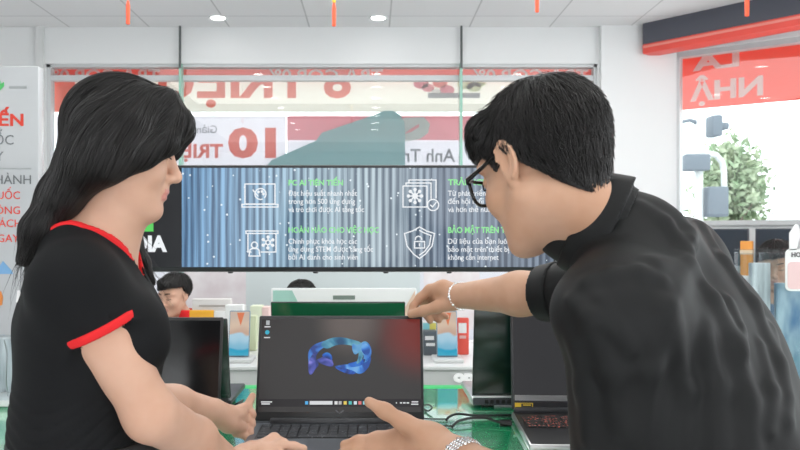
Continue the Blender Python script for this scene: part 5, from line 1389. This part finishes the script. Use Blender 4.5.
# neck opening round the collar
CY = G.ev(cone(colC - nup * 0.12, colC + nup * 0.30, 0.061, 0.061)[0], (slice(None),) * 3)
HT = G.full(axis_d(colC, nup))                     # 0 at the collar's top edge, negative below
S.a = np.maximum(S.a, -np.maximum(CY + 0.004, -(HT + 0.05)))
S.a = np.maximum(S.a, -np.maximum(FAR.a + 0.001, -sdR - 0.02))
creases(S, CREASE, 0.0085, 0.021, 0.0035)
creases(S, CREASE2, 0.005, 0.016, 0.003)
shirtM = S.build('shirt', M_shirt, mp_, 1)
C2 = G.like(); C2.a = np.maximum(np.maximum(np.abs(CY + HT * 0.10) - 0.0030, HT), -(HT + 0.06))
flare = np.abs(CY - 0.006 + HT * 0.20) - 0.0032
C2.a = np.minimum(C2.a, np.maximum(np.maximum(np.maximum(CY - 0.011 + HT * 0.22, -(CY + 0.003)), HT), -(HT + 0.050)))
C2.build('collar', M_shirt, shirtM, 1)
ck = G.like(); ck.a = np.maximum(np.maximum(slR.a - 0.004 + FO * 0.5, np.abs(sdR + 0.022) - 0.022), -(FAR.a + 0.001)); ck.build('rolled_cuff', M_shirt, shirtM, 1)
# yoke seam
del FO
hipM = (0.635, 0.965, 0.90)
lower_body(mp_, hipM, (-0.82, 0.57), ((0.56, 0.85), (0.68, 1.08)), 1.0, (0.125, 0.155, 0.14))
# hair
HG = Grid((0.06, 0.94, 1.30), (0.44, 1.32, 1.60), 0.003)
HM = lambda x, y, z: CM + sM * Vector(RM[:, 0] * x + RM[:, 1] * y + RM[:, 2] * z)
HG.add(ell(HM(-0.018, 0, 0.042), np.array((0.101, 0.081, 0.084)) * sM, RM), 0.02)
HG.add(ell(HM(-0.060, 0, 0.000), np.array((0.036, 0.056, 0.074)) * sM, RM), 0.02)
for q in (-1, 1):
    HG.add(cone(HM(0.030, q * 0.066, 0.075), HM(0.072, q * 0.030, 0.080), 0.015, 0.014), 0.02)
HG.add(cone(HM(0.06, 0.0, 0.092), HM(0.084, 0.02, 0.066), 0.017, 0.009), 0.02)
cc = np.array(CM)
def hairline(X, Y, Z):
    q = [((X - cc[0]) * RM[0, i] + (Y - cc[1]) * RM[1, i] + (Z - cc[2]) * RM[2, i]) / sM for i in range(3)]
    lim = np.where(q[0] > 0.0, 0.030 + 0.30 * q[0], 0.034 + 1.30 * q[0])
    lim = np.maximum(lim, -0.075)
    return (lim - q[2]) * sM * 0.75
HG.a = np.maximum(HG.a, HG.full(hairline))
for q in (-1, 1):
    HG.add(cone(HM(0.022, q * 0.067, 0.045), HM(0.018, q * 0.0655, 0.012), 0.012, 0.004), 0.010)
hv, hq = HG.mesh(1)
hairM = link_mesh('hair', np_mesh('hair', hv, hq), M_hair2, mp_)
crown = np.array(HM(-0.055, 0.01, 0.13))
Rv = hv[rng.integers(0, len(hv), 6000)]
fx, ux = np.array(RM[:, 0]), np.array(RM[:, 2])
def flowM(P, i):
    d = P - crown; q = (P - cc) @ RM
    v = d / (np.linalg.norm(d, axis=1, keepdims=True) + 0.02)
    v = v - ux * 0.35
    v = v + np.where(q[:, 0:1] > 0.0, fx * 0.45, fx * 0.0) - np.where((q[:, 0:1] < -0.03), fx * 0.1, 0)
    return v + jit * 0.4
jit = rng.normal(0, 1, (6000, 3)) * 0.45
V1 = strands(HG, Rv, flowM, 17, 0.0032, rng.uniform(-0.0015, 0.002, 6000), rng.uniform(0.0004, 0.0008, 6000), wob=0.06, release=0.007)
V, F = V1
link_mesh('loose_hair', np_mesh('loose_hair', V, F), M_hair, hairM)
# glasses
gl = bpy.data.objects.new('glasses', None); COL.objects.link(gl); gl.parent = mp_; ORG[gl.name] = ORG[mp_.name]
for q in (1, -1):
    cx = HM(0.099, q * 0.033, 0.004)
    def rim(a_): return HM(0.099 - 0.010 * abs(math.cos(a_)) * (1 if math.cos(a_) * q > 0 else 0.2) - 0.0, q * 0.033 + 0.0255 * math.copysign(abs(math.cos(a_)) ** 0.7, math.cos(a_)), 0.003 + 0.0195 * math.copysign(abs(math.sin(a_)) ** 0.75, math.sin(a_)))
    pts = [rim(2 * math.pi * k / 32) for k in range(32)]
    MB().tube(pts, 0.0026, 8, closed=True).build('rim', M_frameb, gl)
    b = MB(); bmv = [b.bm.verts.new(p) for p in pts]; b.bm.faces.new(bmv); b.build('lens', M_lens, gl, smooth=False)
    MB().tube([HM(0.090, q * 0.0585, 0.016), HM(0.082, q * 0.0665, 0.017), HM(0.045, q * 0.0715, 0.018), HM(0.005, q * 0.0755, 0.022), HM(-0.012, q * 0.0765, 0.020), HM(-0.026, q * 0.074, 0.004)], [0.0038, 0.0036, 0.0030, 0.0026, 0.0022, 0.0018], 8).build('temple_arm', M_frameb, gl)
MB().tube([HM(0.100, 0.0085, 0.008), HM(0.1045, 0.0, 0.0105), HM(0.100, -0.0085, 0.008)], 0.002, 8).build('bridge', M_frameb, gl)
# bracelets
def bracelet(name, c_, d_, r_, parent, bead=False):
    d_ = d_.normalized(); u = d_.cross(Vector((0, 0, 1))).normalized(); v = d_.cross(u); n = 30
    b = MB(); pts = [c_ + u * math.cos(6.2832 * k / n) * r_ + v * math.sin(6.2832 * k / n) * r_ + d_ * 0.004 * math.sin(6.2832 * k / n * 2 + 1) for k in range(n)]
    b.tube(pts, 0.0012, 6, closed=True)
    for k in range(n):
        p = pts[k]; s_ = 0.0022 if k % 3 else 0.0032
        b.box(p - Vector((s_, s_, s_)), p + Vector((s_, s_, s_)), s_ * 0.5, 1)
    b.build(name, M_chain, parent)
bracelet('bracelet', wrR * 0.985 + elR * 0.015 + Vector((0.002, 0, 0)), (wrR - elR) + Vector((0, 0, -0.01)), 0.0285, mp_)
wc = wrL * 0.93 + elL * 0.07 + Vector((-0.012, 0.016, 0.004)); 
for j in range(4):
    bracelet('bracelet', wc + (elL - wrL).normalized() * 0.0052 * j, (wrL - elL) + Vector((0, 0, 0.02)), 0.0315, mp_)
del G, T, AL, AR, FAL, FAR, S, C2, ck, slR, slL, CY, HT, HG, sdR, sdL, flare

# ================================================================== people further back
def seated(label, px, py, Y, fwd, seat, top_m, accent=None, hairlong=False, s=1.0, seed=1, dx=0.0):
    C = at(px, py, Y); R = frame(fwd); fh = Vector((fwd[0], fwd[1], 0)).normalized(); lf = Vector((-fh.y, fh.x, 0))
    base = C - fh * 0.06 + Vector((dx, 0, 0)); base.z = 0
    t = root('person', label, 'person', (base.x, base.y, 0))
    g = Grid(C + Vector((-0.42, -0.42, -(C.z - seat) - 0.02)), C + Vector((0.42, 0.42, 0.16)), 0.006)
    nb = C - fh * 0.035 + Vector((dx, 0, -0.132)); pel = Vector((base.x, base.y, seat + 0.10))
    tr = g.like()
    for q in (1, -1):
        tr.add(cone(nb + lf * 0.06 * q + Vector((0, 0, -0.11)), pel + lf * 0.05 * q, 0.10, 0.11), 0.06)
        tr.add(cone(nb + Vector((0, 0, -0.03)), nb + lf * 0.165 * q + Vector((0, 0, -0.055)), 0.05, 0.052), 0.05)
        el = nb + lf * 0.20 * q + fh * 0.04 + Vector((0, 0, -0.29)); hd = el + fh * 0.22 - lf * 0.09 * q + Vector((0, 0, 0.03))
        tr.add(cone(nb + lf * 0.165 * q + Vector((0, 0, -0.06)), el, 0.05, 0.04), 0.03)
        g.add(cone(el, hd, 0.036, 0.026), 0.02); g.add(cone(hd, hd + fh * 0.07, 0.026, 0.02), 0.02)
    g.a = smin_arr(g.a, tr.a + 0.006, 0.02)
    g.add(cone(nb + Vector((0, 0, -0.04)), C + Vector((0, 0, -0.06)) - fh * 0.02, 0.052, 0.05), 0.03)
    L = head(g, C, R, s, male=not hairlong)
    bd = g.build('body', [M_skinM if seed % 2 else M_skinW, M_lipM], t, 1, lip_fn(C, R, s)); brows(L, s, bd)
    op = g.full(cone(nb + Vector((0, 0, -0.03)) + fh * 0.03, nb + Vector((0, 0, 0.2)), 0.062, 0.07)[0])
    top = g.like(); top.a = np.maximum(tr.a, -op); sh_ = top.build('top', top_m, t, 1)
    if accent:
        top.a = np.maximum(np.maximum(tr.a - 0.010, np.abs(op - 0.016) - 0.017), -(tr.a + 0.01)); rg = g.full(cone(nb + Vector((0, 0, -0.04)), nb + Vector((-dx * 0.5, 0, 0.12)), 0.066, 0.062)[0]); top.a = np.minimum(top.a, np.maximum(np.abs(rg) - 0.006, g.full(lambda X, Y_, Z: np.abs(Z - nb.z - 0.015) - 0.04 + 0 * X + 0 * Y_))); top.build('collar', accent, sh_, 1)
    hg = Grid(C + Vector((-0.18, -0.18, -0.22)), C + Vector((0.18, 0.18, 0.18)), 0.005)
    hl_ = lambda x, y, z: C + s * Vector(R[:, 0] * x + R[:, 1] * y + R[:, 2] * z)
    hg.add(ell(hl_(-0.020, 0, 0.046), np.array((0.106, 0.088, 0.088)) * s, R), 0.02)
    hg.add(cone(hl_(0.055, -0.03, 0.098), hl_(0.080, 0.03, 0.082), 0.02, 0.02), 0.02)
    cc_ = np.array(C)
    def hline(X, Y_, Z):
        q = [((X - cc_[0]) * R[0, i] + (Y_ - cc_[1]) * R[1, i] + (Z - cc_[2]) * R[2, i]) / s for i in range(3)]
        return (np.maximum(np.where(q[0] > 0, 0.032 + 0.34 * q[0] + 0.25 * np.maximum(q[1] + 0.01, 0), 0.032 + 0.95 * q[0]), -0.05) - q[2]) * 0.75
    hg.a = np.maximum(hg.a, hg.full(hline))
    v_, q_ = hg.mesh(1); hr = link_mesh('hair', np_mesh('hair', v_, q_), M_hair2, t)
    Rr = v_[rng.integers(0, len(v_), 700)]; cr = np.array(hl_(-0.05, 0, 0.13))
    def fl_(P, i):
        d = P - cr; return d / (np.linalg.norm(d, axis=1, keepdims=True) + 0.02) - R[:, 2] * 0.35
    Vv, Ff = strands(hg, Rr, fl_, 9, 0.005, rng.uniform(0, 0.003, 700), rng.uniform(0.001, 0.0017, 700), release=0.004)
    link_mesh('loose_hair', np_mesh('loose_hair', Vv, Ff), M_hair, hr)
    # trousers, seated
    k = Grid(Vector((base.x - 0.62, base.y - 0.62, 0.0)), Vector((base.x + 0.62, base.y + 0.62, seat + 0.22)), 0.012)
    for q in (1, -1):
        hp_ = pel + lf * 0.075 * q + Vector((0, 0, -0.02)); kn = hp_ + fh * 0.40 + Vector((0, 0, 0.0)); an = Vector((kn.x, kn.y, 0.07)) - fh * 0.03
        k.add(cone(hp_, kn, 0.080, 0.062), 0.04); k.add(cone(kn, an, 0.06, 0.05), 0.03); k.add(cone(an + Vector((0, 0, -0.025)), an + fh * 0.13 + Vector((0, 0, -0.03)), 0.042, 0.038), 0.02)
    k.add(ell(pel, (0.13, 0.13, 0.10)), 0.05)
    k.a = np.maximum(k.a, k.full(lambda X, Y_, Z: 0.003 - Z + 0 * X + 0 * Y_)); k.build('trousers', M_trou, t, 1)
    so = root('stool', 'low round stool under the ' + label.split(',')[0], 'stool', (base.x, base.y, 0))
    MB().lathe([(0, seat - 0.05), (0.17, seat - 0.05), (0.18, seat - 0.03), (0.17, seat), (0, seat)], (base.x, base.y, 0), 28).build('seat', M_charcoal, so)
    MB().lathe([(0, 0.02), (0.025, 0.02), (0.025, seat - 0.05), (0, seat - 0.05)], (base.x, base.y, 0), 16).build('column', M_silver, so)
    MB().lathe([(0, 0), (0.20, 0), (0.20, 0.012), (0.03, 0.03), (0, 0.03)], (base.x, base.y, 0), 28).build('base', M_silver, so)
    return t
seated('dark-haired person with a red collar, seated behind the desk', 174, 296, 4.60, (-0.45, -0.86, -0.22), 0.36, M_tee, M_redtrim, seed=2, dx=0.07)
seated('person mostly hidden behind the counter sign, only dark hair showing', 301, 303, 4.72, (-0.1, -0.95, -0.30), 0.38, mat('navy_top', (0.03, 0.04, 0.08), 0.8), seed=1)
seated('dark-haired person beyond the acrylic holder, in front of the shelf', 776, 266, 4.10, (-0.5, -0.8, -0.25), 0.50, mat('grey_blue_top', (0.12, 0.2, 0.3), 0.8), seed=1)
